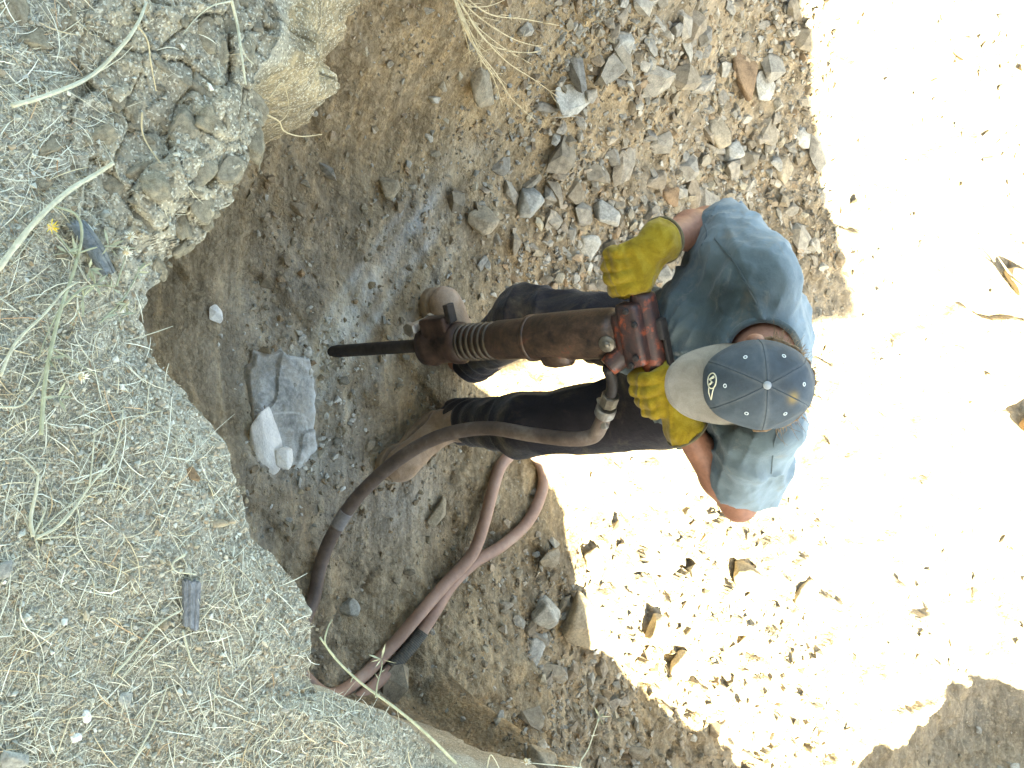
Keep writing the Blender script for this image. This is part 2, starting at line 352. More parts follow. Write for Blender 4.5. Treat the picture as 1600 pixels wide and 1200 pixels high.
def build_rim():
    xs = np.concatenate([np.linspace(-3.0, -1.6, 20)[:-1], np.linspace(-1.6, -0.85, 40)[:-1], np.linspace(-0.85, -0.62, 80)[:-1], np.linspace(-0.62, 0.66, 440), np.linspace(0.66, 1.1, 150)[1:], np.linspace(1.1, 1.6, 30)[1:], np.linspace(1.6, 3.2, 20)[1:]])
    ye = edge_y(xs) + 0.009 * fbm(xs * 16, xs * 0 + 2, o=3, seed=71) + 0.005 * vnoise(xs * 90, xs * 0, seed=72)
    nt_, ns = 260, 60
    X = np.zeros((len(xs), nt_ + ns)); Y = X.copy(); Z = X.copy()
    X[:, :nt_] = xs[:, None]; Y[:, :20] = np.linspace(-2.6, 0.12, 20)[None]; Y[:, 20:nt_] = 0.16 + (ye[:, None] - 0.16) * (np.linspace(0, 1, nt_ - 20) ** 0.85)[None]
    Z[:, :nt_] = rim_h(X[:, :nt_], Y[:, :nt_])
    d = np.linspace(0, 1, ns + 1)[1:]
    lean = 0.98 * sstep(-0.40, -0.50, xs) - 0.10 * (1 - sstep(-0.38, -0.52, xs))
    for k in range(ns):
        dep = 1.5 * d[k] ** 1.6
        rnd = 0.02 * min(1, dep / 0.05)                                  # rounded lip
        nn = fbm(xs * 8, np.full_like(xs, dep * 8), o=4, seed=75) + 0.4 * vnoise(xs * 40, np.full_like(xs, dep * 40), seed=76)
        X[:, nt_ + k] = xs
        ll = sstep(-0.40, -0.50, xs); lim = 0.32 + 0.08 * vnoise(xs * 9, xs * 0 + 1, seed=78)
        soft = lim * (1 - np.exp(-dep / lim * 1.3))
        strat = ll * (0.022 * ridge(vnoise(xs * 5 + dep * 9, np.full_like(xs, 0.5) + dep * 26 + xs * 9, seed=79)) + 0.012 * fbm(xs * 45, np.full_like(xs, dep * 45), o=3, seed=80))
        Y[:, nt_ + k] = ye + rnd * 0.4 + lean * soft + (0.03 + 0.03 * sstep(0.5, 0.62, xs)) * nn * min(1, dep / 0.06) + strat * min(1, dep / 0.05)
        Z[:, nt_ + k] = Z[:, nt_ - 1] - dep + strat * 0.6
    me = fast_mesh('rim_ground', np.stack([X, Y, Z], -1).reshape(-1, 3), grid_faces(*X.shape))
    tan = np.zeros_like(X); tan[:, nt_:] = sstep(-0.40, -0.47, xs)[:, None] * sstep(0.0, 0.05, Z[:, nt_ - 1][:, None] - Z[:, nt_:]) * 1.3
    tan[:, :nt_] = 0.45 * clod_mask(X[:, :nt_], Y[:, :nt_]); attr(me, 'tan', tan.ravel())
    attr(me, 'dust', (0.35 * sstep(0.55, 0.3, Y) * (1 - clod_mask(X, Y))).ravel())
    return tag(link('rim_ground', me, M['rim']), kind='structure', label='straw-strewn dry earth rim of the pit in the foreground')
rim = build_rim()

# ------------------------------------------------------------------ unseen canopy, added to throw the straight-edged shade
def ground_hit(ix, iy):
    d = ray(ix, iy); t = 1.5
    for _ in range(400):
        p = np.array([0, 0, CAM_H]) + d * t
        if p[2] <= floor_h(p[0], p[1], False): break
        t += 0.02
    return p
def build_canopy():
    hc = 4.0
    Q = ground_hit(1325, 487); A = ground_hit(1240, 20); B = ground_hit(815, 565)
    def up(p): return p + SUN * (hc - p[2]) / SUN[2]
    q, a, b = up(Q), up(A), up(B)
    e1 = (a - q) / np.linalg.norm(a - q); e2 = (b - q) / np.linalg.norm(b - q)
    P = [q, q + e1 * 4.4, q + e1 * 4.4 + e2 * 6.2, q + e2 * 6.2]
    root = empty('unseen_canopy', (float(P[3][0]), float(P[3][1]), 1.3)); bx = np.array(root.location)
    V = [tuple(p - bx) for p in P] + [tuple(p - bx + np.array([0, 0, 0.02])) for p in P]
    F = [(0, 1, 2, 3), (7, 6, 5, 4)] + [(i, (i + 1) % 4, 4 + (i + 1) % 4, 4 + i) for i in range(4)]
    mesh('cover', V, F, M['canvas'], root, False)
    for k, p in enumerate(P):
        x, y = p[0] - bx[0], p[1] - bx[1]; r = 0.03
        if k < 2: continue
        vv = [(x + sx * r, y + sy * r, z) for z in (-0.3, hc - 1.3) for sx, sy in ((-1, -1), (1, -1), (1, 1), (-1, 1))]
        mesh('post', vv, [(0, 1, 5, 4), (1, 2, 6, 5), (2, 3, 7, 6), (3, 0, 4, 7)], M['steel'], root, False)
    w = [P[2], P[3]]; low = 1.5
    vv = [tuple(np.array([w[0][0], w[0][1], hc]) - bx), tuple(np.array([w[1][0], w[1][1], hc]) - bx), tuple(np.array([w[1][0], w[1][1], low]) - bx), tuple(np.array([w[0][0], w[0][1], low]) - bx)]
    nrm = np.array([-(w[1] - w[0])[1], (w[1] - w[0])[0], 0]); nrm = nrm / np.linalg.norm(nrm) * 0.015
    vv = vv + [tuple(np.array(q) + nrm) for q in vv]
    mesh('sky_blocker', vv, [(0, 1, 2, 3), (7, 6, 5, 4), (0, 4, 5, 1), (1, 5, 6, 2), (2, 6, 7, 3), (3, 7, 4, 0)], M['canvas'], root, False)  # sheet added behind the camera to block low sky light
    tag(root, kind='structure', label='unseen dark green canvas canopy on posts, added to shade the pit')
build_canopy()

# ================================================================== geometry builders
def tube(P, R, n=10, cap=True):
    P = np.asarray(P, float); m = len(P); R = np.broadcast_to(np.asarray(R, float), (m,))
    T = np.gradient(P, axis=0); T /= np.linalg.norm(T, axis=1)[:, None] + 1e-12
    up = np.array([0, 0, 1.0]) if abs(T[0][2]) < 0.9 else np.array([1.0, 0, 0])
    V = []; u = np.cross(T[0], up); u /= np.linalg.norm(u)
    for k in range(m):
        u = u - T[k] * (u @ T[k]); u /= np.linalg.norm(u) + 1e-12; w = np.cross(T[k], u)
        for j in range(n):
            a = 2 * math.pi * j / n; V.append(P[k] + R[k] * (math.cos(a) * u + math.sin(a) * w))
    F = [[k * n + j, k * n + (j + 1) % n, (k + 1) * n + (j + 1) % n, (k + 1) * n + j] for k in range(m - 1) for j in range(n)]
    if cap: F.append(list(range(n))[::-1]); F.append(list(range((m - 1) * n, m * n)))
    return V, F
def catmull(P, per=10):
    P = np.asarray(P, float); Q = np.vstack([2 * P[0] - P[1], P, 2 * P[-1] - P[-2]]); out = []
    for i in range(1, len(Q) - 2):
        for s in range(per):
            t = s / per
            out.append(0.5 * (2 * Q[i] + (Q[i + 1] - Q[i - 1]) * t + (2 * Q[i - 1] - 5 * Q[i] + 4 * Q[i + 1] - Q[i + 2]) * t * t + (3 * Q[i] - Q[i - 1] - 3 * Q[i + 1] + Q[i + 2]) * t ** 3))
    out.append(P[-1]); return np.array(out)
def lathe(prof, n=32):              # profile [(r, z)]
    V = []; F = []
    for r, z in prof:
        for j in range(n):
            a = 2 * math.pi * j / n; V.append((r * math.cos(a), r * math.sin(a), z))
    m = len(prof)
    F = [[k * n + j, k * n + (j + 1) % n, (k + 1) * n + (j + 1) % n, (k + 1) * n + j] for k in range(m - 1) for j in range(n)]
    F.append(list(range(n))[::-1]); F.append(list(range((m - 1) * n, m * n)))
    return V, F
def join(parts):
    V = []; F = []
    for v, f in parts:
        o = len(V); V += [tuple(p) for p in v]; F += [[i + o for i in q] for q in f]
    return V, F
def xf(vf, Mx):
    return [tuple(Mx @ Vector(p)) for p in vf[0]], vf[1]
def rbox(c, s, bev=0.004, taper=1.0):   # bevelled box
    bm = bmesh.new(); bmesh.ops.create_cube(bm, size=1)
    for v in bm.verts:
        k = taper if v.co.z > 0 else 1.0
        v.co = Vector((v.co.x * s[0] * k, v.co.y * s[1] * k, v.co.z * s[2]))
    bmesh.ops.bevel(bm, geom=bm.edges[:], offset=bev, segments=2, profile=0.6, affect='EDGES')
    V = [tuple(v.co + Vector(c)) for v in bm.verts]; bm.verts.index_update()
    F = [[v.index for v in f.verts] for f in bm.faces]; bm.free(); return V, F

def surface_nets(F, org, h):
    ins = F < 0
    c = [ins[i:F.shape[0] - 1 + i, j:F.shape[1] - 1 + j, k:F.shape[2] - 1 + k] for i in (0, 1) for j in (0, 1) for k in (0, 1)]
    s = sum(x.astype(np.int8) for x in c); act = (s > 0) & (s < 8)
    idx = np.full(act.shape, -1, np.int64); I = np.argwhere(act); idx[act] = np.arange(len(I))
    acc = np.zeros((len(I), 3)); cnt = np.zeros(len(I))
    cor = [(0, 0, 0), (1, 0, 0), (0, 1, 0), (1, 1, 0), (0, 0, 1), (1, 0, 1), (0, 1, 1), (1, 1, 1)]
    for a in range(8):
        for ax in range(3):
            if cor[a][ax]: continue
            b = list(cor[a]); b[ax] = 1
            fa = F[I[:, 0] + cor[a][0], I[:, 1] + cor[a][1], I[:, 2] + cor[a][2]]; fb = F[I[:, 0] + b[0], I[:, 1] + b[1], I[:, 2] + b[2]]
            m = (fa < 0) != (fb < 0); t = np.where(m, fa / (fa - fb + 1e-12), 0)
            p = np.array(cor[a], float)[None] + 0; p = np.repeat(p, len(I), 0); p[:, ax] += t
            acc += p * m[:, None]; cnt += m
    V = (acc / cnt[:, None] + I) * h + org
    Q = []
    for ax in range(3):
        sl0 = [slice(None)] * 3; sl1 = [slice(None)] * 3; sl0[ax] = slice(0, -1); sl1[ax] = slice(1, None)
        a, b = ins[tuple(sl0)], ins[tuple(sl1)]
        E = np.argwhere(a != b); o1, o2 = [k for k in range(3) if k != ax]
        E = E[(E[:, o1] > 0) & (E[:, o2] > 0) & (E[:, o1] < F.shape[o1] - 1) & (E[:, o2] < F.shape[o2] - 1)]
        def cell(d1, d2):
            q = E.copy(); q[:, o1] -= d1; q[:, o2] -= d2; return idx[q[:, 0], q[:, 1], q[:, 2]]
        quad = np.stack([cell(1, 1), cell(0, 1), cell(0, 0), cell(1, 0)], -1)
        fl = a[E[:, 0], E[:, 1], E[:, 2]]
        if ax == 1: fl = ~fl
        quad = np.where(fl[:, None], quad, quad[:, ::-1]); Q.append(quad)
    return V, np.concatenate(Q)
def sdf_mesh(name, fn, lo, hi, h, mat, parent, base=(0, 0, 0)):
    lo = np.array(lo); hi = np.array(hi)
    ax = [np.arange(lo[k], hi[k] + h, h) for k in range(3)]
    P = np.stack(np.meshgrid(*ax, indexing='ij'), -1)
    Fv = fn(P); V, Q = surface_nets(Fv, lo, h)
    me = fast_mesh(name, V - np.array(base), Q)
    return link(name, me, mat, parent)
def cap(P, a, b, ra, rb):           # tapered capsule
    a = np.asarray(a, float); b = np.asarray(b, float); d = b - a; L2 = d @ d
    t = np.clip(((P - a) @ d) / L2, 0, 1)
    return np.linalg.norm(P - a - t[..., None] * d, axis=-1) - (ra + (rb - ra) * t)
def ell(P, c, r, R=None):
    q = P - np.asarray(c, float)
    if R is not None: q = q @ R
    r = np.asarray(r, float); k = np.linalg.norm(q / r, axis=-1)
    return (k - 1) * r.min() * (0.5 + 0.5 * 1) if False else (k - 1) * float(np.mean(r))
def smin(a, b, k):
    h = np.clip(0.5 + 0.5 * (b - a) / k, 0, 1); return b + (a - b) * h - k * h * (1 - h)
def halfspace(P, p, n):             # > 0 on the side n points to
    n = np.asarray(n, float); n = n / np.linalg.norm(n); return (P - np.asarray(p, float)) @ n

# ================================================================== pneumatic breaker
TIP = at(507, 550, -0.005)
GR = at(985, 420, 1.03); GL = at(1030, 610, 1.03); HEAD = (GR + GL) / 2
axis = HEAD - TIP; BL = np.linalg.norm(axis); axis /= BL
hx = GL - GR; hx -= axis * (hx @ axis); hx /= np.linalg.norm(hx)
hy = np.cross(axis, hx)             # points away from the camera side? (man side)
BM = Matrix(((hx[0], hy[0], axis[0], TIP[0]), (hx[1], hy[1], axis[1], TIP[1]), (hx[2], hy[2], axis[2], TIP[2]), (0, 0, 0, 1)))
def along(ix):                      # length along the breaker axis seen at picture column ix
    lo, hi = 0.0, BL * 1.3
    for _ in range(50):
        m = (lo + hi) / 2
        if pix(TIP + axis * m)[0] < ix: lo = m
        else: hi = m
    return lo
def metal_paint():
    m, nt, b = new_mat('worn_red_casting'); co = coords(nt)
    n1 = noise_n(nt, 22, 8, 0.7, co, 0.4); n2 = noise_n(nt, 90, 5, 0.7, co)
    f = math_n(nt, 'ADD', math_n(nt, 'MULTIPLY', n1, 0.75), math_n(nt, 'MULTIPLY', n2, 0.3))
    c = ramp(nt, f, [(0.40, (0.018, 0.013, 0.013)), (0.52, (0.045, 0.02, 0.016)), (0.57, (0.07, 0.028, 0.02)), (0.60, (0.19, 0.04, 0.018)), (0.66, (0.25, 0.06, 0.024)), (0.72, (0.10, 0.055, 0.04)), (0.82, (0.16, 0.13, 0.10))])
    nt.links.new(c, b.inputs['Base Color']); b.inputs['Roughness'].default_value = 0.5; bump(nt, b, f, 0.003)
    return m
def metal_brown():
    m, nt, b = new_mat('greasy_brown_barrel'); co = coords(nt)
    n1 = noise_n(nt, 14, 8, 0.72, co, 0.5); n2 = noise_n(nt, 70, 5, 0.7, co)
    f = math_n(nt, 'ADD', math_n(nt, 'MULTIPLY', n1, 0.75), math_n(nt, 'MULTIPLY', n2, 0.3))
    c = ramp(nt, f, [(0.36, (0.018, 0.013, 0.011)), (0.50, (0.055, 0.034, 0.024)), (0.60, (0.10, 0.06, 0.04)), (0.64, (0.15, 0.045, 0.03)), (0.67, (0.15, 0.12, 0.085)), (0.76, (0.33, 0.30, 0.24))])
    nt.links.new(c, b.inputs['Base Color']); b.inputs['Roughness'].default_value = 0.42; b.inputs['Metallic'].default_value = 0.15; bump(nt, b, f, 0.003)
    return m
M['red'] = metal_paint(); M['barrel'] = metal_brown()
M['retain'] = plain('dark_rusty_retainer', (0.045, 0.027, 0.021), 0.5, 0.7, 26, 0.15, 0.002)
M['ribm'] = plain('greasy_ribs', (0.065, 0.052, 0.038), 0.45, 0.5, 50, 0.2)
M['ring'] = plain('ribbed_steel', (0.16, 0.14, 0.11), 0.4, 0.4, 60, 0.5)
def hexa(r, z0, z1):
    return lathe([(r * 0.9, z0), (r, z0 + 0.004), (r, z1 - 0.004), (r * 0.9, z1)], 6)
def build_breaker():
    root = empty('jackhammer'); root.matrix_world = BM
    tag(root, 'rusty brown and red jackhammer held upright on the broken rock', 'jackhammer')
    z_c = along(668); z_r = along(722); z_n = along(775); z_b = along(832); z_h = along(958); z_t = BL
    # chisel
    mesh('chisel', *lathe([(0.006, 0.0), (0.014, 0.014), (0.0175, 0.045), (0.0185, 0.06), (0.0185, z_c + 0.05)], 14), M['dark_metal'], root)
    # retainer with clamp lugs and bolt
    r = mesh('retainer', *join([lathe([(0.036, z_c - 0.004), (0.056, z_c), (0.058, z_c + 0.03), (0.051, z_c + 0.036), (0.052, z_r - 0.03), (0.056, z_r - 0.02), (0.056, z_r), (0.042, z_r + 0.012)], 36),
                                rbox((-0.052, -0.015, (z_c + z_r) / 2 + 0.005), (0.055, 0.055, (z_r - z_c) * 0.7), 0.008)]), M['retain'], root)
    bolt = xf(join([lathe([(0.013, -0.052), (0.014, -0.05), (0.014, 0.05), (0.013, 0.052)], 16), hexa(0.021, 0.036, 0.052), hexa(0.02, -0.052, -0.036)]),
              Matrix.Translation((-0.062, -0.02, z_c + 0.010)) @ Matrix.Rotation(math.radians(90), 4, 'X'))
    mesh('bolt', *bolt, M['steel'], r, False)
    mesh('latch', *join([rbox((-0.066, -0.012, z_c + 0.055), (0.018, 0.036, 0.07), 0.004), rbox((-0.085, -0.012, z_r - 0.008), (0.05, 0.03, 0.016), 0.003)]), M['dark_metal'], r, False)
    # neck, ribs, barrel
    mesh('neck', *lathe([(0.046, z_r), (0.046, z_n), (0.051, z_n + 0.01), (0.053, z_b - 0.008), (0.051, z_b)], 32), M['barrel'], root)
    nr = 6
    for k in range(nr):
        z = z_r + 0.012 + (z_n - z_r - 0.02) * k / (nr - 1)
        mesh('rib', *lathe([(0.0465, z - 0.0048), (0.0500, z - 0.0025), (0.0500, z + 0.0025), (0.0465, z + 0.0048)], 28), M['ribm'], root)
    mesh('cylinder', *lathe([(0.049, z_b - 0.004), (0.056, z_b), (0.0585, z_b + 0.02), (0.060, z_b + 0.06), (0.0615, z_h - 0.04), (0.060, z_h), (0.054, z_h + 0.03)], 40), M['barrel'], root)
    mesh('collar', *lathe([(0.055, z_b - 0.006), (0.0595, z_b - 0.003), (0.0595, z_b + 0.006), (0.056, z_b + 0.01)], 32), M['barrel'], root)
    ex = xf(lathe([(0.010, 0.0), (0.030, 0.006), (0.034, 0.03), (0.030, 0.075), (0.012, 0.085)], 20), Matrix.Translation((0.043, -0.012, z_b + 0.035)))
    mesh('exhaust', *ex, M['barrel'], root)
    # head casting with handle
    hd = mesh('head', *join([rbox((0, 0, z_t - 0.022), (0.115, 0.105, 0.075), 0.016, 0.9), rbox((0, 0, z_t + 0.012), (0.215, 0.062, 0.05), 0.014, 0.8),
                             rbox((0.0, -0.035, z_t - 0.01), (0.16, 0.05, 0.055), 0.012, 0.9)]), M['red'], root)
    pl = xf(join([lathe([(0.020, 0), (0.020, 0.010), (0.017, 0.013)], 24), hexa(0.010, 0.012, 0.02)]), Matrix.Translation((0.012, -0.05, z_h + 0.012)) @ Matrix.Rotation(math.radians(78), 4, 'X'))
    mesh('plug', *pl, M['ring'], hd)
    for dx, dz in ((-0.062, 0.0), (-0.03, 0.016), (0.05, 0.004), (0.066, -0.012)):
        b = xf(lathe([(0.0075, 0), (0.0075, 0.006), (0.005, 0.008)], 10), Matrix.Translation((dx, -0.058, z_t - 0.006 + dz)) @ Matrix.Rotation(math.radians(85), 4, 'X'))
        mesh('bolt', *b, M['dark_metal'], hd, False)
    for s in (-1, 1):
        gp = xf(lathe([(0.017, 0.0), (0.0175, 0.02), (0.0165, 0.03), (0.0165, 0.092), (0.019, 0.095), (0.019, 0.103), (0.016, 0.106)], 20),
                Matrix.Translation((s * 0.09, 0, z_t + 0.008)) @ Matrix.Rotation(s * math.radians(90), 4, 'Y'))
        mesh('handle', *gp, M['dark_metal'], root)
    mesh('throttle_lever', *join([rbox((0.095, 0.012, z_t + 0.045), (0.22, 0.022, 0.009), 0.003), rbox((0.0, 0.006, z_t + 0.036), (0.05, 0.03, 0.03), 0.006)]), M['dark_metal'], root, False)
    # air inlet: boss, elbow, swivel nut
    P0 = np.array([0.045, -0.02, z_t - 0.055])
    def loc(ix, iy, z):
        return np.array(BM.inverted() @ Vector(at(ix, iy, z)))
    P1 = loc(950, 574, 0.955); P2 = loc(957, 598, 0.925); P3 = loc(953, 622, 0.895); P4 = loc(945, 645, 0.86)
    mesh('inlet_boss', *tube(catmull([P0, (P0 + P1) / 2, P1], 5), np.linspace(0.034, 0.024, 11), 16), M['red'], root)
    mesh('elbow_pipe', *tube(catmull([P1, P2, P3], 6), 0.0145, 14), M['dark_metal'], root)
    d = (P4 - P3) / np.linalg.norm(P4 - P3)
    mesh('swivel_nut', *tube([P3 - d * 0.012, P3 - d * 0.010, P3 + d * 0.022, P3 + d * 0.024], [0.019, 0.0225, 0.0225, 0.019], 8), M['ring'], root, False)
    cl = mesh('hose_clamp', *join([tube([P4 - d * 0.02, P4 - d * 0.016, P4 + d * 0.004, P4 + d * 0.008], [0.023, 0.026, 0.026, 0.023], 20),
                                   rbox(tuple(P4 + np.array([0.03, -0.005, -0.005])), (0.02, 0.014, 0.016), 0.003), rbox(tuple(P4 - np.array([0.03, 0.0, 0.005])), (0.02, 0.014, 0.016), 0.003)]), M['steel'], root, False)
    return np.array(BM @ Vector(P4)), np.array((BM.to_3x3() @ Vector(d)))
hose_start, hose_dir = build_breaker()

# ------------------------------------------------------------------ hose
def hose_material():
    m, nt, b = new_mat('dusty_rubber_hose'); co = coords(nt)
    n1 = noise_n(nt, 9, 8, 0.7, co); n2 = noise_n(nt, 60, 4, 0.6, co)
    t = att(nt, 'pink')
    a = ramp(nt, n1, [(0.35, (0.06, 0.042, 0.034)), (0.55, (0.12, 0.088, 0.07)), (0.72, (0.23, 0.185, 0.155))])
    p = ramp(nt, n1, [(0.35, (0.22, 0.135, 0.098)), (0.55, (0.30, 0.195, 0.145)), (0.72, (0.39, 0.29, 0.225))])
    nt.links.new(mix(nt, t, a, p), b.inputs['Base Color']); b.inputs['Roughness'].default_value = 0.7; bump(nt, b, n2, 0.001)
    return m
def build_hose():
    def g(ix, iy, dz=0.02):
        p = at(ix, iy, 0.02)
        for _ in range(4): p = at(ix, iy, float(floor_h(p[0], p[1])) + dz)
        return p
    p0 = hose_start
    K = [p0, p0 + hose_dir * 0.05, at(925, 682, 0.79), at(890, 686, 0.74), at(830, 679, 0.63), at(760, 669, 0.50), at(690, 681, 0.38), at(625, 716, 0.26), at(560, 775, 0.14), at(520, 835, 0.07),
         g(500, 885, 0.025), g(490, 935), g(470, 985), g(460, 1030), g(480, 1062), g(516, 1086), g(560, 1062, 0.024), g(610, 1012, 0.024), g(655, 960, 0.024), g(700, 908, 0.045), g(738, 866, 0.055), g(757, 815, 0.04), g(770, 765, 0.03),
         g(783, 728, 0.025), g(806, 706, 0.022), g(832, 708, 0.022), g(848, 735, 0.022), g(846, 770, 0.022), g(825, 815, 0.022), g(785, 852, 0.022), g(740, 880, 0.02),
         g(705, 915, 0.02), g(680, 955, 0.02), g(650, 1000, 0.02), g(606, 1050, 0.02), g(560, 1092, 0.02), g(515, 1120, 0.02), g(470, 1150, 0.02)]
    C = catmull(K, 10); n = 16
    root = empty('air_hose', tuple(float(v) for v in C[110])); base = np.array(root.location)
    tag(root, 'long dusty reddish rubber air hose looping over the pit floor', 'hose')
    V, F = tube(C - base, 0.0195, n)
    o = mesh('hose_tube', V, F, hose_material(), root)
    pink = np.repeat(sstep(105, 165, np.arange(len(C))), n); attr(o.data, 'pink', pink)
    # tape wrap on the lower strand, and a scuffed splice on the upper one
    i0 = min(range(300, len(C)), key=lambda k: np.hypot(*(np.array(pix(C[k])) - np.array([660, 985]))))
    i1 = min(range(i0, len(C)), key=lambda k: np.hypot(*(np.array(pix(C[k])) - np.array([612, 1043]))))
    W = C[i0:i1 + 1] - base; W = catmull(W, 6)
    rr = 0.0212 + 0.0012 * np.sin(np.arange(len(W)) * 2.0)
    mesh('tape_wrap', *tube(W, rr, n), plain('grey_tape', (0.085, 0.08, 0.066), 0.7, 0.35, 80), root)
    j0 = min(range(60, 130), key=lambda k: np.hypot(*(np.array(pix(C[k])) - np.array([532, 808]))))
    W = catmull(C[j0 - 2:j0 + 3] - base, 4)
    mesh('splice_band', *tube(W, 0.0208, n), plain('scuffed_band', (0.20, 0.19, 0.185), 0.7, 0.3, 60), root)
build_hose()

# ================================================================== rocks
def hull_rock(seed, npts=16, flat=0.75, elong=1.3):
    r = np.random.default_rng(seed); d = r.normal(size=(npts, 3)); d /= np.linalg.norm(d, axis=1)[:, None]
    d *= (0.85 + 0.3 * r.random((npts, 1))) * np.array([elong, 1.0, flat])
    bm = bmesh.new()
    for p in d: bm.verts.new(p)
    g = bmesh.ops.convex_hull(bm, input=bm.verts[:])
    bmesh.ops.delete(bm, geom=[v for v in bm.verts if not v.link_faces], context='VERTS')
    return bm
def bm_arrays(bm):
    bmesh.ops.triangulate(bm, faces=bm.faces[:]); bm.verts.index_update()
    return np.array([v.co[:] for v in bm.verts]), np.array([[v.index for v in f.verts] for f in bm.faces])
def fine_rock(seed, npts=16, flat=0.75, elong=1.3, sub=3, rough=0.05, bev=0.10):
    bm = hull_rock(seed, npts, flat, elong)
    bmesh.ops.dissolve_limit(bm, angle_limit=0.25, verts=bm.verts[:], edges=bm.edges[:])
    bmesh.ops.bevel(bm, geom=bm.edges[:], offset=bev, segments=2, profile=0.5, affect='EDGES')
    bmesh.ops.triangulate(bm, faces=bm.faces[:])
    for _ in range(sub):
        long_e = [e for e in bm.edges if e.calc_length() > 0.16]
        if not long_e: break
        bmesh.ops.subdivide_edges(bm, edges=long_e, cuts=1); bmesh.ops.triangulate(bm, faces=bm.faces[:])
    V, F = bm_arrays(bm); bm.free()
    n = V / (np.linalg.norm(V, axis=1)[:, None] + 1e-9)
    V = V + n * (rough * fbm(V[:, 0] * 2.5 + seed, V[:, 1] * 2.5, V[:, 2] * 2.5, 4, seed))[:, None]
    return V, F
STONES = []
for k in range(14):
    bm = hull_rock(100 + k, 18, 0.55 + 0.35 * random.random(), 1.1 + 0.6 * random.random())
    bmesh.ops.dissolve_limit(bm, angle_limit=0.3, verts=bm.verts[:], edges=bm.edges[:])
    V, F = bm_arrays(bm); bm.free()
    STONES.append(fast_mesh('stone', V, F)); STONES[-1].shade_flat(); STONES[-1].materials.append(M['stone'])
PEB = []
for k in range(10):
    bm = hull_rock(300 + k, 10, 0.6 + 0.3 * random.random(), 1.1 + 0.5 * random.random()); PEB.append(bm_arrays(bm)); bm.free()
def rand_rot(n, tilt=0.5):
    a = RNG.random(n) * 2 * np.pi; b = (RNG.random(n) - 0.5) * 2 * tilt; c = (RNG.random(n) - 0.5) * 2 * tilt
    ca, sa, cb, sb, cc, sc = np.cos(a), np.sin(a), np.cos(b), np.sin(b), np.cos(c), np.sin(c); z = np.zeros(n); o = np.ones(n)
    Rz = np.stack([ca, -sa, z, sa, ca, z, z, z, o], -1).reshape(n, 3, 3); Rx = np.stack([o, z, z, z, cb, -sb, z, sb, cb], -1).reshape(n, 3, 3)
    Ry = np.stack([cc, z, sc, z, o, z, -sc, z, cc], -1).reshape(n, 3, 3)
    return Rz @ Rx @ Ry
def scatter(name, P, S, mat, parent=None, tilt=0.6, label=None):
    Vs, Fs, off = [], [], 0; kind = RNG.integers(0, len(PEB), len(P)); R = rand_rot(len(P), tilt)
    for k, (v, f) in enumerate(PEB):
        m = np.where(kind == k)[0]
        if not len(m): continue
        W = np.einsum('nij,vj->nvi', R[m], v) * S[m][:, None, None] + P[m][:, None, :]
        Vs.append(W.reshape(-1, 3)); Fs.append((f[None] + (np.arange(len(m)) * len(v))[:, None, None] + off).reshape(-1, 3)); off += len(m) * len(v)
    me = fast_mesh(name, np.concatenate(Vs), np.concatenate(Fs))
    return tag(link(name, me, mat, parent, False), kind='stuff', label=label)

# stones, bedded in the pit floor
def sample_floor(n, fn):
    out = []
    while len(out) < n:
        ix = RNG.uniform(380, 1620, 4000); iy = RNG.uniform(-40, 1240, 4000); keep = RNG.random(4000) < fn(ix, iy)
        for a, b in zip(ix[keep], iy[keep]): out.append((a, b))
    return np.array(out[:n])
def dens(ix, iy):
    a = sstep(800, 930, ix + 0.1 * iy) * sstep(500, 400, iy); b = sstep(690, 860, ix) * sstep(760, 900, iy); c = sstep(600, 780, ix) * sstep(150, 300, iy) * sstep(480, 430, iy)
    d = 0.025 + 0.85 * a + 0.5 * b + 0.4 * c
    return np.clip(np.where(ix > 1290, d * 0.06, np.where((iy > 560) & (ix > 840 + 0.6 * np.clip(iy - 850, 0, None)), d * 0.28, d)), 0.0, 1)
def hit_many(S):
    P = np.array([ray(a, b) for a, b in S]); t = np.full(len(S), 1.6); done = np.zeros(len(S), bool); cam0 = np.array([0, 0, CAM_H])
    for _ in range(300):
        Q = cam0 + P * t[:, None]; done |= Q[:, 2] <= floor_h(Q[:, 0], Q[:, 1], False)
        if done.all(): break
        t = np.where(done, t, t + 0.03)
    Q = cam0 + P * t[:, None]; Q[:, 2] = floor_h(Q[:, 0], Q[:, 1]); return Q
BOOT_ZONES = [(at(690, 510, 0), 0.22), (at(640, 700, 0), 0.24), (at(440, 640, 0), 0.30)]
def free(p, r=0.0):
    return all(np.hypot(p[0] - c[0], p[1] - c[1]) > rr + r for c, rr in BOOT_ZONES)
def build_stones():
    Q = hit_many(sample_floor(460, dens)); n = 0
    for p in Q:
        px_, py_ = pix(p); big = float(dens(np.array(px_), np.array(py_)))
        s = float(np.clip(RNG.lognormal(math.log(0.019 + 0.012 * big), 0.42), 0.012, 0.085))
        if not free(p, s) or n >= 290 or p[1] < 1.25: continue
        o = bpy.data.objects.new('stone', STONES[int(RNG.integers(0, len(STONES)))]); col.objects.link(o); o.parent = pit
        o.location = (p[0], p[1], p[2] + s * 0.18); o.scale = (s, s * RNG.uniform(0.75, 1.0), s * RNG.uniform(0.7, 1.0))
        o.rotation_euler = (RNG.uniform(-0.5, 0.5), RNG.uniform(-0.5, 0.5), RNG.uniform(0, 6.28)); n += 1
build_stones()
def pebble_dens(ix, iy): return np.clip((0.35 + 0.65 * sstep(-0.25, 0.35, vnoise(ix / 90, iy / 90, seed=88))) * (np.where(ix > 1290, 0.008, np.where((iy > 560) & (ix > 840 + 0.6 * np.clip(iy - 850, 0, None)), 0.03, 0.10)) + dens(ix, iy)), 0, 1)
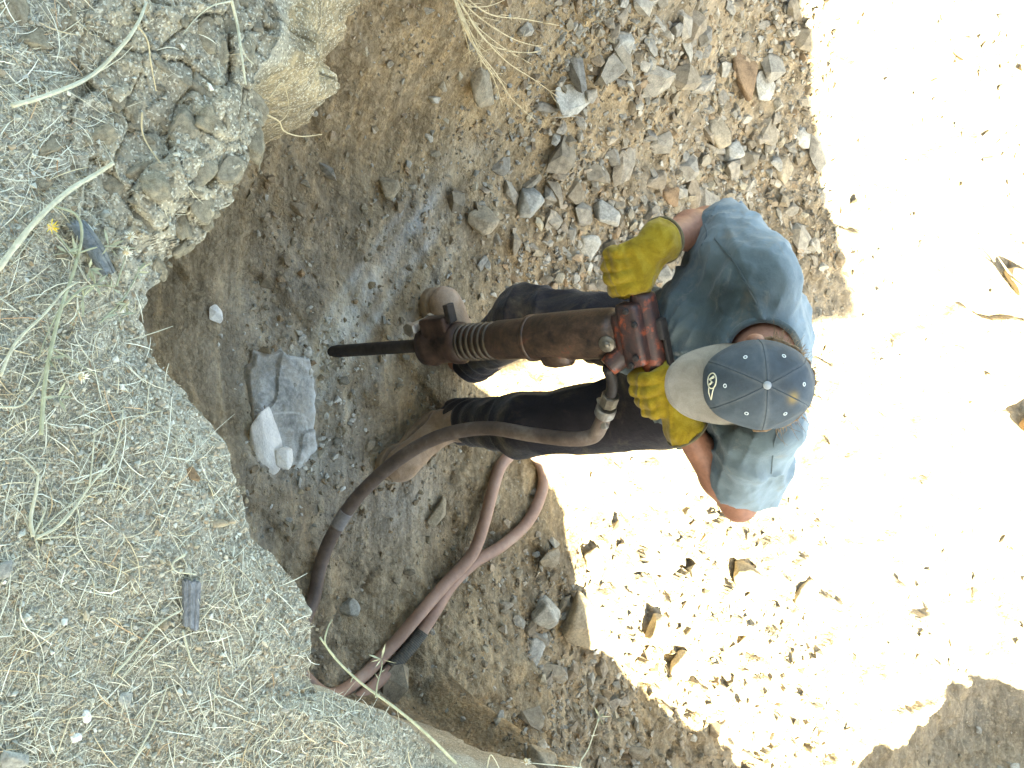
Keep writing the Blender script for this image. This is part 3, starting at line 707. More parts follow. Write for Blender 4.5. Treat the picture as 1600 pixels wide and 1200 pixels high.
S = hit_many(sample_floor(15000, pebble_dens)); S = S[[free(p, -0.06) or True for p in S]]
sz = np.clip(RNG.lognormal(math.log(0.0055), 0.55, len(S)), 0.002, 0.022) * np.clip(S[:, 1] / 2.4, 0.8, 1.3); S[:, 2] += sz * 0.25
scatter('gravel', S, sz, M['pebble'], None, 0.7, 'loose gravel and small stones scattered over the pit floor')

# notable rocks: own things
def rock(name, ix, iy, size, seed, label, mat, rot=0.0, flat=0.7, elong=1.3, npts=16, sink=0.2, tilt=(0, 0), sub=3, rough=0.05, bev=0.09, group=None):
    p = hit_many(np.array([[ix, iy]], float))[0]
    V, F = fine_rock(seed, npts, flat, elong, sub, rough, bev)
    o = link(name, fast_mesh(name, V * size, F), mat); sharp(o.data); o.location = (p[0], p[1], p[2] + size * flat * (1 - 2 * sink) * 0.6); o.rotation_euler = (tilt[0], tilt[1], rot)
    tag(o, label, 'rock', group); return o
def rmat(name, c, c2): return rock_material(name, [c, c2], 16)
M['tanrock'] = rmat('tan_rock', (0.27, 0.23, 0.165), (0.31, 0.265, 0.195)); M['greyrock'] = rmat('grey_rock', (0.27, 0.27, 0.25), (0.31, 0.31, 0.28))
M['palerock'] = rmat('pale_rock', (0.32, 0.315, 0.28), (0.35, 0.345, 0.31)); M['rust'] = rmat('rust_rock', (0.20, 0.135, 0.08), (0.18, 0.125, 0.078))
rocks = [
 (1112, 208, 0.058, 'squarish tan rock lying on the dark rubble above the raised elbow', 'tanrock', 0.6, 0.85, 1.45),
 (1142, 240, 0.050, 'pale chipped rock leaning against the squarish tan rock', 'palerock', 2.2, 0.6, 1.2),
 (935, 340, 0.060, 'large grey block beside the upper yellow glove', 'greyrock', 1.3, 0.8, 1.3),
 (915, 385, 0.050, 'pale triangular rock touching the upper yellow glove', 'palerock', 2.5, 0.75, 1.25),
 (1040, 305, 0.042, 'brown pointed rock near the bent right forearm', 'rust', 1.0, 0.7, 1.35),
 (1218, 265, 0.062, 'flat tan boulder close to the straight shadow edge', 'tanrock', 0.3, 0.5, 1.2),
 (1195, 260, 0.032, 'small square grey rock next to the flat tan boulder', 'greyrock', 0.4, 0.8, 1.0),
 (1250, 215, 0.052, 'pale blue-grey slab right at the straight shadow edge', 'palerock', 1.2, 0.45, 1.2),
 (1150, 105, 0.072, 'long rust-brown stone half buried in the grey rubble', 'rust', 0.15, 0.45, 1.9),
 (1180, 140, 0.060, 'pale grey slab beside the long rust-brown stone', 'palerock', 1.0, 0.35, 1.3),
 (960, 75, 0.050, 'light grey wedge of rock in the upper rubble', 'palerock', 0.7, 0.7, 1.1),
 (885, 155, 0.062, 'flat pale slab under the tips of the dry weed', 'palerock', 2.0, 0.3, 1.5),
 (815, 320, 0.055, 'smooth rounded grey cobble left of the upper glove', 'greyrock', 0.2, 0.8, 1.25),
 (750, 345, 0.052, 'small tan block with a pale top on brown soil', 'tanrock', 1.6, 0.9, 1.1),
 (735, 135, 0.050, 'pointed tan stone upper one of a pair in the brown slope', 'tanrock', 0.3, 0.6, 1.7),
 (600, 295, 0.036, 'lone tan stone in the middle of the brown soil slope', 'tanrock', 0.9, 0.8, 1.2),
 (888, 965, 0.080, 'big brown boulder on the edge of the sunlit patch', 'tanrock', 0.25, 0.7, 1.5),
 (842, 955, 0.058, 'grey-brown rock in shade next to the big brown boulder', 'greyrock', 0.6, 0.8, 1.2),
 (835, 1010, 0.045, 'slanted grey stone below the big brown boulder', 'greyrock', 2.6, 0.5, 1.7),
 (820, 1180, 0.058, 'rounded tan rock at the lower border of the picture', 'tanrock', 0.4, 0.8, 1.25),
 (680, 800, 0.045, 'pale flat stone between the two hoses', 'tanrock', 2.4, 0.5, 1.4),
 (548, 950, 0.035, 'dark grey square stone beyond the rim by the hose', 'greyrock', 0.3, 0.7, 1.1),
 (925, 880, 0.050, 'sunlit rock lying nearest the hose loop', 'tanrock', 0.8, 0.7, 1.2),
 (1010, 980, 0.060, 'sunlit tan rock casting a shadow in the rubble patch', 'tanrock', 1.1, 0.8, 1.3),
 (1065, 1040, 0.060, 'sunlit angular rock in the middle of the rubble patch', 'tanrock', 1.9, 0.8, 1.2),
 (1160, 900, 0.070, 'sunlit wide rock straight below the lowered elbow', 'tanrock', 0.5, 0.75, 1.4),
 (1240, 925, 0.060, 'sunlit rock on the slope right of the lowered elbow', 'tanrock', 2.2, 0.8, 1.2),
 (1555, 440, 0.080, 'large sunlit boulder high on the bank with a dark hollow', 'tanrock', 1.2, 0.9, 1.3),
 (1590, 660, 0.085, 'sunlit reddish boulder at the right border of the picture', 'rust', 2.0, 0.9, 1.2),
 (1500, 75, 0.060, 'small sunlit stone alone high in the upper right corner', 'tanrock', 0.6, 0.9, 1.2),
]
for k, (ix, iy, s, lab, mt, rot, fl, el) in enumerate(rocks):
    rock('rock', ix, iy, s, 500 + k * 3, lab, M[mt], rot, fl, el)

# the bluish block being broken, white broken edges
def block_material():
    m, nt, b = new_mat('bluish_block'); co = coords(nt)
    n1 = noise_n(nt, 12, 8, 0.7, co); n2 = noise_n(nt, 90, 5, 0.7, co)
    c = ramp(nt, math_n(nt, 'ADD', math_n(nt, 'MULTIPLY', n1, 0.8), math_n(nt, 'MULTIPLY', n2, 0.22)), [(0.36, (0.15, 0.155, 0.145)), (0.46, (0.27, 0.28, 0.268)), (0.55, (0.43, 0.445, 0.432)), (0.64, (0.62, 0.63, 0.615))])
    e = att(nt, 'edge')
    fe = math_n(nt, 'MULTIPLY', e, math_n(nt, 'ADD', 0.3, math_n(nt, 'MULTIPLY', n1, 1.1)), True)
    c = mix(nt, fe, c, (0.70, 0.73, 0.72))
    n4 = noise_n(nt, 22, 6, 0.7, co); fs = math_n(nt, 'ADD', att(nt, 'soil'), math_n(nt, 'MULTIPLY', math_n(nt, 'SUBTRACT', n4, 0.49), 3.0), True)
    c = mix(nt, math_n(nt, 'MULTIPLY', fs, 0.9), c, ramp(nt, n2, [(0.35, (0.14, 0.115, 0.08)), (0.6, (0.25, 0.215, 0.155))]))
    nt.links.new(c, b.inputs['Base Color']); b.inputs['Roughness'].default_value = 0.9
    bump(nt, b, n1, 0.02, 0.8); return m
def build_block():
    pts = [(488, 560), (497, 600), (495, 650), (494, 700), (470, 728), (430, 742), (398, 735), (392, 690), (388, 620), (386, 575), (400, 548), (440, 542), (470, 541)]
    W = np.array([at(a, b, 0.0)[:2] for a, b in pts]); zt = float(floor_h(W[:, 0], W[:, 1]).mean()) + 0.004
    W = np.array([at(a, b, zt)[:2] for a, b in pts]); c = W.mean(0)
    # radial grid over the outline, a flat top dropping at a chipped edge to below the floor
    n = 160; ang = np.linspace(0, 2 * np.pi, n, endpoint=False); cl = np.vstack([W, W[:1]]); seg = np.concatenate([[0], np.cumsum(np.linalg.norm(np.diff(cl, axis=0), axis=1))])
    s = np.linspace(0, seg[-1], n, endpoint=False); ox = np.interp(s, seg, cl[:, 0]) - c[0]; oy = np.interp(s, seg, cl[:, 1]) - c[1]
    j = 1 + 0.045 * vnoise(s * 38, s * 0, seed=90) + 0.02 * vnoise(s * 120, s * 0, seed=97); ox *= j; oy *= j
    fr = list(np.linspace(0.0, 0.88, 40)) + [0.91, 0.94, 0.965, 0.985, 1.0]; V = []; E = []
    for f in fr:
        x, y = ox * f, oy * f
        z = zt + 0.022 * fbm((x + c[0]) * 9, (y + c[1]) * 9, o=4, seed=91) + 0.03 * np.floor(1.5 + 1.5 * vnoise((x + c[0]) * 6, (y + c[1]) * 6, seed=92)) / 3 - 0.018 * sstep(0.9, 1.0, f) - 0.05 * (y / 0.2) * 0.2
        # the slot cut by the chisel
        lx, ly = at(455, 546, zt)[:2] - c; hx2, hy2 = at(488, 549, zt)[:2] - c
        dx, dy = hx2 - lx, hy2 - ly; tt = np.clip(((x - lx) * dx + (y - ly) * dy) / (dx * dx + dy * dy), 0, 1)
        dist = np.hypot(x - lx - tt * dx, y - ly - tt * dy)
        z = z - 0.06 * sstep(0.022, 0.008, dist)
        V += list(zip(x, y, z)); E += list(np.full(n, sstep(0.72, 0.92, f)) * (0.25 + 0.75 * (y > 0.02)) + 0.6 * sstep(0.06, 0.02, np.abs(vnoise((x + c[0]) * 7, (y + c[1]) * 7, seed=95))))
    for k in range(8):
        dz = 0.02 + 0.15 * k / 7; g = 1.0 + 0.05 * k / 7 + 0.03 * fbm(ang * 6, ang * 0 + k * 0.5, o=3, seed=96)
        V += list(zip(ox * g, oy * g, np.full(n, zt - dz))); E += [0.5] * n
    F = grid_faces(len(fr) + 8, n).tolist(); a = np.arange((len(fr) + 8) * n).reshape(-1, n)
    F += np.stack([a[:-1, -1], a[1:, -1], a[1:, 0], a[:-1, 0]], -1).tolist()
    F = [q[::-1] for q in F]
    o = mesh('rock_block', V, F, block_material()); o.location = (c[0], c[1], 0); attr(o.data, 'edge', np.clip(E, 0, 1)); VV = np.array(V); rr_ = np.concatenate([np.repeat(fr, n), np.full(8 * n, 1.1)]); attr(o.data, 'soil', np.clip(0.75 * sstep(0.55, 1.0, rr_) * sstep(0.05, -0.06, VV[:, 1]) + 0.12 + 0.3 * (rr_ > 1.05), 0, 1))
    tag(o, 'flat bluish grey rock block with white broken edges under the chisel', 'rock')
build_block()
M['quartz'] = rock_material('white_quartz', [(0.74, 0.74, 0.72), (0.78, 0.78, 0.75)], 25, grain=0.5)
q = rock('quartz_rock', 408, 690, 0.085, 811, 'elongated white quartz chunk broken off beside the bluish block', M['quartz'], 0.25, 0.55, 1.0, 20, 0.1, (0.3, 0.2)); q.scale = (1.35, 0.6, 0.8); q.location.z = 0.025
q = rock('quartz_rock', 430, 712, 0.03, 812, 'little white chip between the quartz chunk and the block', M['quartz'], 0.5, 0.6, 1.2); q.location.z = 0.045
q = rock('quartz_rock', 328, 492, 0.022, 813, 'small white pebble alone on dark soil below the clod ledge', M['quartz'], 0.5, 0.6, 1.4)

# fresh pale chips thrown round the chisel and the block
def build_chips():
    rr = np.random.default_rng(21); n = 420
    a = np.where(rr.random(n) < 0.5, rr.normal(508, 26, n), rr.normal(455, 55, n)); b = np.where(rr.random(n) < 0.5, rr.normal(552, 34, n), rr.normal(640, 75, n))
    Q = hit_many(np.stack([a, b], -1)); sz = np.clip(rr.lognormal(math.log(0.0042), 0.55, n), 0.002, 0.015); Q[:, 2] += sz * 0.3
    m = rock_material('fresh_chip', [(0.30, 0.30, 0.28), (0.52, 0.53, 0.51), (0.40, 0.40, 0.37), (0.62, 0.62, 0.6)], 30, True, bumpd=0.001)
    scatter('rock_chips', Q, sz, m, None, 0.7, 'fresh pale rock chips scattered round the chisel')
build_chips()
# ================================================================== person
def v3(*a): return np.array(a, float)
PB = v3(0.02, 1.95, 0.0)
J = dict(pel=v3(-0.03, 2.12, 0.90), bel=v3(-0.055, 2.07, 1.02), che=v3(-0.075, 2.05, 1.16), neck=v3(-0.075, 1.975, 1.295), head=v3(0.0, 1.818, 1.368),
         shr=v3(-0.235, 1.985, 1.245), elr=v3(-0.395, 2.065, 1.02), wrr=at(1030, 377, 1.08),
         shl=v3(0.105, 2.005, 1.245), ell=v3(0.295, 2.12, 1.075), wrl=at(1068, 665, 1.062),
         hir=v3(-0.125, 2.11, 0.86), knr=v3(-0.185, 1.925, 0.49), anr=v3(-0.075, 2.025, 0.10),
         hil=v3(0.065, 2.11, 0.86), knl=v3(0.115, 1.915, 0.49), anl=v3(0.115, 1.965, 0.10))
HT = math.radians(43)
HA = v3(0.02, -math.sin(HT), math.cos(HT)); HA /= np.linalg.norm(HA)        # crown direction
HF = v3(0.02, -math.cos(HT), -math.sin(HT)); HF -= HA * (HF @ HA); HF /= np.linalg.norm(HF)   # face direction
HX = np.cross(HF, HA) * -1.0                                                 # across the head, towards +x
HR = np.stack([HX, -HF, HA], 1)                                              # columns: across, back, crown
def hp(a, b, c): return J['head'] + HX * a - HF * b + HA * c                 # head-local point (across, back, up)
def headf(P):
    d = ell(P, J['head'] - HA * 0.0, (0.076, 0.096, 0.105), HR)
    d = smin(d, ell(P, hp(0, -0.035, -0.075), (0.055, 0.06, 0.06), HR), 0.03)       # jaw
    d = smin(d, cap(P, hp(0, -0.098, 0.0), hp(0, -0.118, -0.035), 0.008, 0.014), 0.012)   # nose
    d = smin(d, cap(P, hp(-0.03, -0.09, 0.022), hp(0.03, -0.09, 0.022), 0.009, 0.009), 0.012)  # brow
    for s in (-1, 1):
        d = smin(d, ell(P, hp(s * 0.031, -0.088, 0.005), (0.012, 0.012, 0.009), HR), 0.005)   # eyes
        d = smin(d, ell(P, hp(s * (0.092 if s < 0 else 0.078), 0.0, -0.015), (0.014, 0.020, 0.033), HR), 0.006)   # ears
    d = smin(d, cap(P, hp(-0.022, -0.092, -0.062), hp(0.022, -0.092, -0.062), 0.006, 0.006), 0.006)  # mouth
    d = smin(d, ell(P, hp(0, -0.085, -0.098), (0.02, 0.018, 0.016), HR), 0.02)      # chin
    return d
def torsof(P, g=0.0, kx=1.32):
    Q = P.copy(); cx = np.interp(P[..., 2], [0.85, 1.15, 1.3], [-0.03, -0.075, -0.075]); Q[..., 0] = cx + (P[..., 0] - cx) / kx
    a = J['pel'].copy(); b = J['bel'].copy(); c = J['che'].copy(); t = (J['shr'] + J['shl']) / 2 + v3(0, 0.01, -0.01)
    for w in (a, b, c, t): w[0] = np.interp(w[2], [0.85, 1.15, 1.3], [-0.03, -0.075, -0.075])
    d = smin(cap(Q, a, b, 0.125 + g, 0.128 + g), cap(Q, b, c, 0.128 + g, 0.132 + g), 0.04)
    return smin(d, cap(Q, c, t, 0.132 + g, 0.092 + g), 0.05)
def bodyf(P):
    d = torsof(P, -0.02)
    n = cap(P, J['neck'] + v3(0, 0.02, -0.04), J['head'] - HA * 0.05 - HF * 0.025, 0.062, 0.056)
    d = smin(d, n, 0.05); d = smin(d, headf(P), 0.022)
    for s, e, w in (('shr', 'elr', 'wrr'), ('shl', 'ell', 'wrl')):
        d = smin(d, cap(P, J[s], J[e], 0.058, 0.043), 0.04)
        fm = J[e] + (J[w] - J[e]) * 0.35
        d = smin(d, cap(P, J[e], fm, 0.043, 0.047), 0.02); d = smin(d, cap(P, fm, J[w], 0.047, 0.031), 0.02)
        hd = J[w] + ((GR if w == 'wrr' else GL) - J[w]) * 0.35
        d = smin(d, cap(P, J[w], hd, 0.026, 0.018), 0.012)
    for h, k, a in (('hir', 'knr', 'anr'), ('hil', 'knl', 'anl')):
        d = smin(d, cap(P, J[h], J[k], 0.08, 0.055), 0.05); d = smin(d, cap(P, J[k], J[a], 0.055, 0.04), 0.03)
        d = smin(d, cap(P, J[a], J[a] + v3(0, -0.02, -0.05), 0.04, 0.035), 0.02)
    return d
def foldn(P, ax, f_along, f_cross, seed):
    # long folds: noise stretched along direction ax
    ax = ax / np.linalg.norm(ax); u = np.cross(ax, v3(0.3, 0.5, 0.8)); u /= np.linalg.norm(u); w = np.cross(ax, u)
    a, b, c = P @ ax, P @ u, P @ w
    return ridge(vnoise(a * f_along + 0.6 * vnoise(b * 9, c * 9, a * 9, seed + 3), b * f_cross, c * f_cross, seed))
def shirtf(P):
    d = torsof(P, 0.008, 1.44)
    d = smin(d, cap(P, v3(-0.10, 2.0, 0.93), v3(-0.16, 2.01, 1.08), 0.125, 0.115), 0.06)
    for s, e, w, fr in (('shr', 'elr', 'wrr', 0.90), ('shl', 'ell', 'wrl', 0.66)):
        dr = (J[e] - J[s]); hem = J[s] + dr * fr; dn = dr / np.linalg.norm(dr)
        sl = cap(P, J[s] + v3(0, 0, 0.0), J[s] + dr * 1.12, 0.093, 0.080)
        sl = np.maximum(sl, halfspace(P, hem, dn + 0.25 * (J[w] - J[e]) / np.linalg.norm(J[w] - J[e])))
        m = np.abs(sl) < 0.03; sl[m] = sl[m] - 0.010 * foldn(P[m], np.cross(dn, v3(0, 1, 0.3)), 4, 15, 210) + 0.003
        d = smin(d, sl, 0.045)
    m = np.abs(d) < 0.035; Q = P[m]
    c0 = v3(-0.07, 1.93, 1.0)
    rad = np.arctan2(Q[:, 2] - 1.02, Q[:, 0] + 0.07)                       # folds fanning out from the waist to the shoulders
    fan = ridge(vnoise(rad * 3.4 + 0.5 * vnoise(Q[:, 0] * 7, Q[:, 2] * 7, Q[:, 1] * 7, 225), np.hypot(Q[:, 0] + 0.07, Q[:, 2] - 1.02) * 3.0, Q[:, 1] * 3, 226))
    f = 0.013 * fan + 0.008 * foldn(Q, v3(1, 0.1, 0.35), 3.5, 13, 230) + 0.007 * foldn(Q, v3(0.2, 0.2, 1), 3, 11, 220)
    d[m] -= f * (0.35 + 0.65 * sstep(1.36, 1.2, Q[:, 2])) - 0.006
    d[m] += 0.002 * vnoise(Q[:, 0] * 40, Q[:, 1] * 40, Q[:, 2] * 40, 231) - 0.0045 * np.clip(foldn(Q, v3(0.8, 0.2, -0.6), 6, 26, 236), 0, 1) ** 2
    nk = cap(P, J['neck'] + v3(0, 0.012, -0.055), J['neck'] + v3(0.05, -0.15, 0.12), 0.078, 0.085)
    d = np.maximum(d, -nk)
    d = np.maximum(d, -(P[..., 2] - 0.865 - 0.02 * vnoise(P[..., 0] * 12, P[..., 1] * 12, None, 5) - 0.10 * (P[..., 1] - 2.1)))
    return d
def jeansf(P):
    Q = P.copy(); cx = -0.03; Q[..., 0] = cx + (P[..., 0] - cx) / 1.3
    d = cap(Q, v3(cx, 2.115, 0.84), v3(cx, 2.105, 0.95), 0.132, 0.128)
    for h, k, a, s in (('hir', 'knr', 'anr', 1), ('hil', 'knl', 'anl', 2)):
        th = cap(P, J[h] + v3(0, 0.0, -0.03), J[k], 0.108, 0.080); sh = cap(P, J[k], J[a] + v3(0, 0.008, 0.0), 0.080, 0.067)
        leg = smin(th, sh, 0.04)
        z = P[..., 2]
        m = (np.abs(leg) < 0.035) & (z < 0.37); st = np.zeros_like(z); Q = P[m]
        st[m] = np.sin((Q[:, 2] + 0.03 * vnoise(Q[:, 0] * 10, Q[:, 1] * 10, None, 7 + s)) * 95 + 3.0 * vnoise(Q[:, 0] * 14, Q[:, 1] * 14, Q[:, 2] * 5, s)) * 0.006 * sstep(0.36, 0.12, Q[:, 2])
        m = np.abs(leg) < 0.035; leg = leg - st * m
        leg[m] -= 0.010 * foldn(P[m], v3(1, 0.3, 0.35 * (-1) ** s), 4, 13, 240 + s) * sstep(0.18, 0.42, z[m]) * sstep(0.95, 0.5, z[m])
        leg = np.maximum(leg, 0.075 + 0.012 * vnoise(P[..., 0] * 20, P[..., 1] * 20, None, 9) + 0.25 * (J[a][1] - P[..., 1]) * 0 - z)
        d = smin(d, leg, 0.03)
    return np.maximum(d, P[..., 2] - 0.99)

def cloth(name, stops, scale, weave=900, bumpd=0.0012, attrs=None, rough=0.9):
    m, nt, b = new_mat(name); co = coords(nt)
    n1 = noise_n(nt, scale, 6, 0.65, co, 0.6); c = ramp(nt, n1, stops)
    n2 = noise_n(nt, weave, 2, 0.5, co); n3 = noise_n(nt, 45, 5, 0.6, co)
    c = mix(nt, 0.35, c, ramp(nt, n2, [(0.3, (0.6, 0.6, 0.6)), (0.7, (1.3, 1.3, 1.3))]), 'MULTIPLY')
    nt.links.new(c, b.inputs['Base Color']); b.inputs['Roughness'].default_value = rough; b.inputs['Specular IOR Level'].default_value = 0.1
    b.inputs['Sheen Weight'].default_value = 0.15
    bump(nt, b, math_n(nt, 'ADD', n3, math_n(nt, 'MULTIPLY', n2, 0.25)), bumpd * 4, 0.7)
    return m
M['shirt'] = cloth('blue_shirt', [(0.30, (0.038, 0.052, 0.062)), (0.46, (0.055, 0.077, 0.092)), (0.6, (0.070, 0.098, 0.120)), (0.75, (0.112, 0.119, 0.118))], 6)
def paint_shirt_light():  # mixes painted shoulder light into the cloth colour, then dust patches
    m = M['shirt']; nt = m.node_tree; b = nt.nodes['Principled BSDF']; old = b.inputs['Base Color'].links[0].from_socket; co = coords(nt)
    n = noise_n(nt, 9, 6, 0.65, co, 1.0); f = math_n(nt, 'MULTIPLY', att(nt, 'shoulder_light'), math_n(nt, 'ADD', 0.25, math_n(nt, 'MULTIPLY', n, 1.2)), True)
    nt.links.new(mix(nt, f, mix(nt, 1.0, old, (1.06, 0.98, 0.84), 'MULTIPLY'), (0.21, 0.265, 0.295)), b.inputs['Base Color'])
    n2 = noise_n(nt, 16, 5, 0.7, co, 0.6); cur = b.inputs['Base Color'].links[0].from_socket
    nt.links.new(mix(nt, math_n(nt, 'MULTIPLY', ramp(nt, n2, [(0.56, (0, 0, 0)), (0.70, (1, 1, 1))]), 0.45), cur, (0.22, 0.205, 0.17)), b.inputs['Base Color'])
paint_shirt_light()
M['jeans'] = cloth('dark_jeans', [(0.3, (0.012, 0.011, 0.014)), (0.5, (0.022, 0.020, 0.024)), (0.60, (0.055, 0.046, 0.037)), (0.70, (0.125, 0.104, 0.077))], 7)
M['glove'] = cloth('yellow_leather_glove', [(0.3, (0.151, 0.094, 0.006)), (0.5, (0.238, 0.162, 0.012)), (0.7, (0.302, 0.223, 0.025))], 22, 500, 0.001)
M['cuff'] = cloth('dark_glove_binding', [(0.3, (0.10, 0.085, 0.05)), (0.7, (0.16, 0.13, 0.07))], 30)
M['boot'] = cloth('tan_suede_boot', [(0.3, (0.195, 0.135, 0.086)), (0.5, (0.300, 0.217, 0.150)), (0.7, (0.390, 0.300, 0.225))], 14, 400, 0.001)
M['sole'] = plain('boot_sole', (0.26, 0.195, 0.13), 0.9)
M['visor'] = cloth('beige_visor', [(0.3, (0.168, 0.140, 0.108)), (0.5, (0.228, 0.196, 0.156)), (0.7, (0.280, 0.248, 0.204))], 16, 900, 0.0008)
M['hair'] = plain('brown_hair', (0.13, 0.075, 0.035), 0.5, 0.4, 120)
M['logo'] = plain('cream_print', (0.62, 0.57, 0.42), 0.8)
M['knob'] = plain('grey_button', (0.24, 0.25, 0.26), 0.7)
M['eyelet'] = plain('pale_thread', (0.55, 0.58, 0.58), 0.7)
def cap_material():
    m, nt, b = new_mat('blue_grey_cap'); co = coords(nt)
    n1 = noise_n(nt, 14, 6, 0.65, co); n2 = noise_n(nt, 900, 2, 0.5, co); n3 = noise_n(nt, 60, 4, 0.6, co)
    c = ramp(nt, n1, [(0.3, (0.027, 0.035, 0.043)), (0.5, (0.041, 0.054, 0.067)), (0.62, (0.054, 0.068, 0.082)), (0.75, (0.088, 0.095, 0.099))])
    c = mix(nt, att(nt, 'wear'), c, (0.150, 0.156, 0.156)); c = mix(nt, att(nt, 'stain'), c, (0.286, 0.184, 0.048))
    nt.links.new(c, b.inputs['Base Color']); b.inputs['Roughness'].default_value = 0.9
    bump(nt, b, math_n(nt, 'ADD', n3, math_n(nt, 'MULTIPLY', n2, 0.3)), 0.003, 0.6); return m

def glove(name, W, E, G, ax, thumb_side, parent, label):
    """W wrist, E elbow, G grip centre on the handle, ax handle direction towards the thumb side"""
    up = v3(0, -0.25, 0.97); up -= ax * (up @ ax); up /= np.linalg.norm(up)
    fw = np.cross(ax, up); fw = fw if fw[1] < 0 else -fw                   # towards the camera side
    K = G + up * 0.030 - fw * 0.004
    offs = [0.042, 0.015, -0.013, -0.039]; L = [0.95, 1.06, 1.0, 0.82]
    dW = W - G; cd = (W - E) / np.linalg.norm(W - E)
    def f(P):
        pm = W + (K - W) * 0.35
        d = None
        for o, l in zip(offs, L):
            k0 = K + ax * o
            root_ = W + (k0 - W) * 0.28
            c = cap(P, root_, k0, 0.021, 0.0175); d = c if d is None else smin(d, c, 0.022)
        fingers = None
        for o, l in zip(offs, L):
            k0 = K + ax * o; p1 = k0 + fw * 0.046 * l - up * 0.012; p2 = p1 + fw * 0.004 - up * 0.036 * l; p3 = p2 - fw * 0.030 * l - up * 0.012
            q = np.minimum(np.minimum(cap(P, k0, p1, 0.0185, 0.0170), cap(P, p1, p2, 0.0170, 0.0160)), cap(P, p2, p3, 0.0160, 0.0140))
            fingers = q if fingers is None else smin(fingers, q, 0.0035)
        d = smin(d, fingers, 0.012)
        t0 = W + (K - W) * 0.45 + ax * 0.026; t1 = G + ax * 0.062 + up * 0.010 - fw * 0.012; t2 = t1 + fw * 0.034 - up * 0.016 - ax * 0.004; t3 = t2 + fw * 0.022 - up * 0.022 - ax * 0.012
        d = smin(d, cap(P, t0, t1, 0.020, 0.0165), 0.014); d = smin(d, np.minimum(cap(P, t1, t2, 0.0165, 0.015), cap(P, t2, t3, 0.015, 0.0125)), 0.006)
        c0 = W + (K - W) * 0.22; c1 = W - cd * 0.026
        d = smin(d, cap(P, c0, W, 0.039, 0.046), 0.02); d = smin(d, cap(P, W, c1, 0.045, 0.055), 0.012)
        d = np.maximum(d, -halfspace(P, W - cd * 0.016, cd))
        m = np.abs(d) < 0.012; Q = P[m]; d[m] -= 0.0032 * foldn(Q, ax + 0.3 * up, 14, 42, 260) + 0.0015 * vnoise(Q[:, 0] * 60, Q[:, 1] * 60, Q[:, 2] * 60, 261)
        return d
    lo = np.minimum(np.minimum(W, G), K) - 0.11; hi = np.maximum(np.maximum(W, G), K) + 0.11
    g = sdf_mesh(name, f, lo, hi, 0.0027, M['glove'], parent, PB)
    e = W - cd * 0.017; u = np.cross(cd, v3(0, 0, 1)); u /= np.linalg.norm(u); w = np.cross(cd, u)
    ring = [e + 0.0525 * (math.cos(a) * u + math.sin(a) * w) - PB for a in np.linspace(0, 2 * math.pi, 41)]
    mesh('cuff_binding', *tube(ring, 0.0035, 6, False), M['cuff'], g)
    return g
def boot(heel, toe, parent):
    d = toe - heel; d[2] = 0; L = np.linalg.norm(d); d /= L; s = np.cross(d, v3(0, 0, 1))
    b0 = heel + d * 0.045; z0 = float(floor_h(*(heel + d * L * 0.5)[:2]))
    def p(t, a, z): return heel + d * (t * L) + s * a + v3(0, 0, z + z0)
    def up(P):
        q = cap(P, p(0.16, 0, 0.055), p(0.16, 0, 0.14), 0.046, 0.050)
        q = smin(q, cap(P, p(0.2, 0, 0.055), p(0.62, 0, 0.045), 0.045, 0.043), 0.03)
        q = smin(q, ell(P, p(0.78, 0, 0.043), (0.062, 0.053, 0.038), np.stack([d, s, v3(0, 0, 1)], 1)), 0.03)
        m = np.abs(q) < 0.02; q[m] -= 0.0025 * foldn(P[m], s, 8, 30, 280)
        return np.maximum(q, 0.018 + z0 - P[..., 2])
    def so(P):
        Q = P.copy(); Q[..., 2] = 0
        e = lambda a: v3(a[0], a[1], 0)
        q = smin(cap(Q, e(p(0.16, 0, 0)), e(p(0.5, 0, 0)), 0.044, 0.041), ell(Q, e(p(0.78, 0, 0)), (0.062, 0.052, 0.045), np.stack([d, s, v3(0, 0, 1)], 1)), 0.02)
        return np.maximum(q, np.abs(P[..., 2] - z0 - 0.010) - 0.016)
    lo = np.minimum(heel, toe) - 0.08; hi = np.maximum(heel, toe) + 0.08; lo[2] = -0.06; hi[2] = 0.24
    o = sdf_mesh('boot', up, lo, hi, 0.0045, M['boot'], parent, PB)
    sdf_mesh('sole', so, lo, hi, 0.0045, M['sole'], o, PB)
    pts = [p(0.50, -0.044, 0.03), p(0.56, -0.03, 0.075), p(0.58, 0, 0.088), p(0.56, 0.03, 0.075), p(0.50, 0.044, 0.03)]
    mesh('seam', *tube(catmull(np.array(pts) - PB, 5), 0.0018, 5), M['sole'], o)

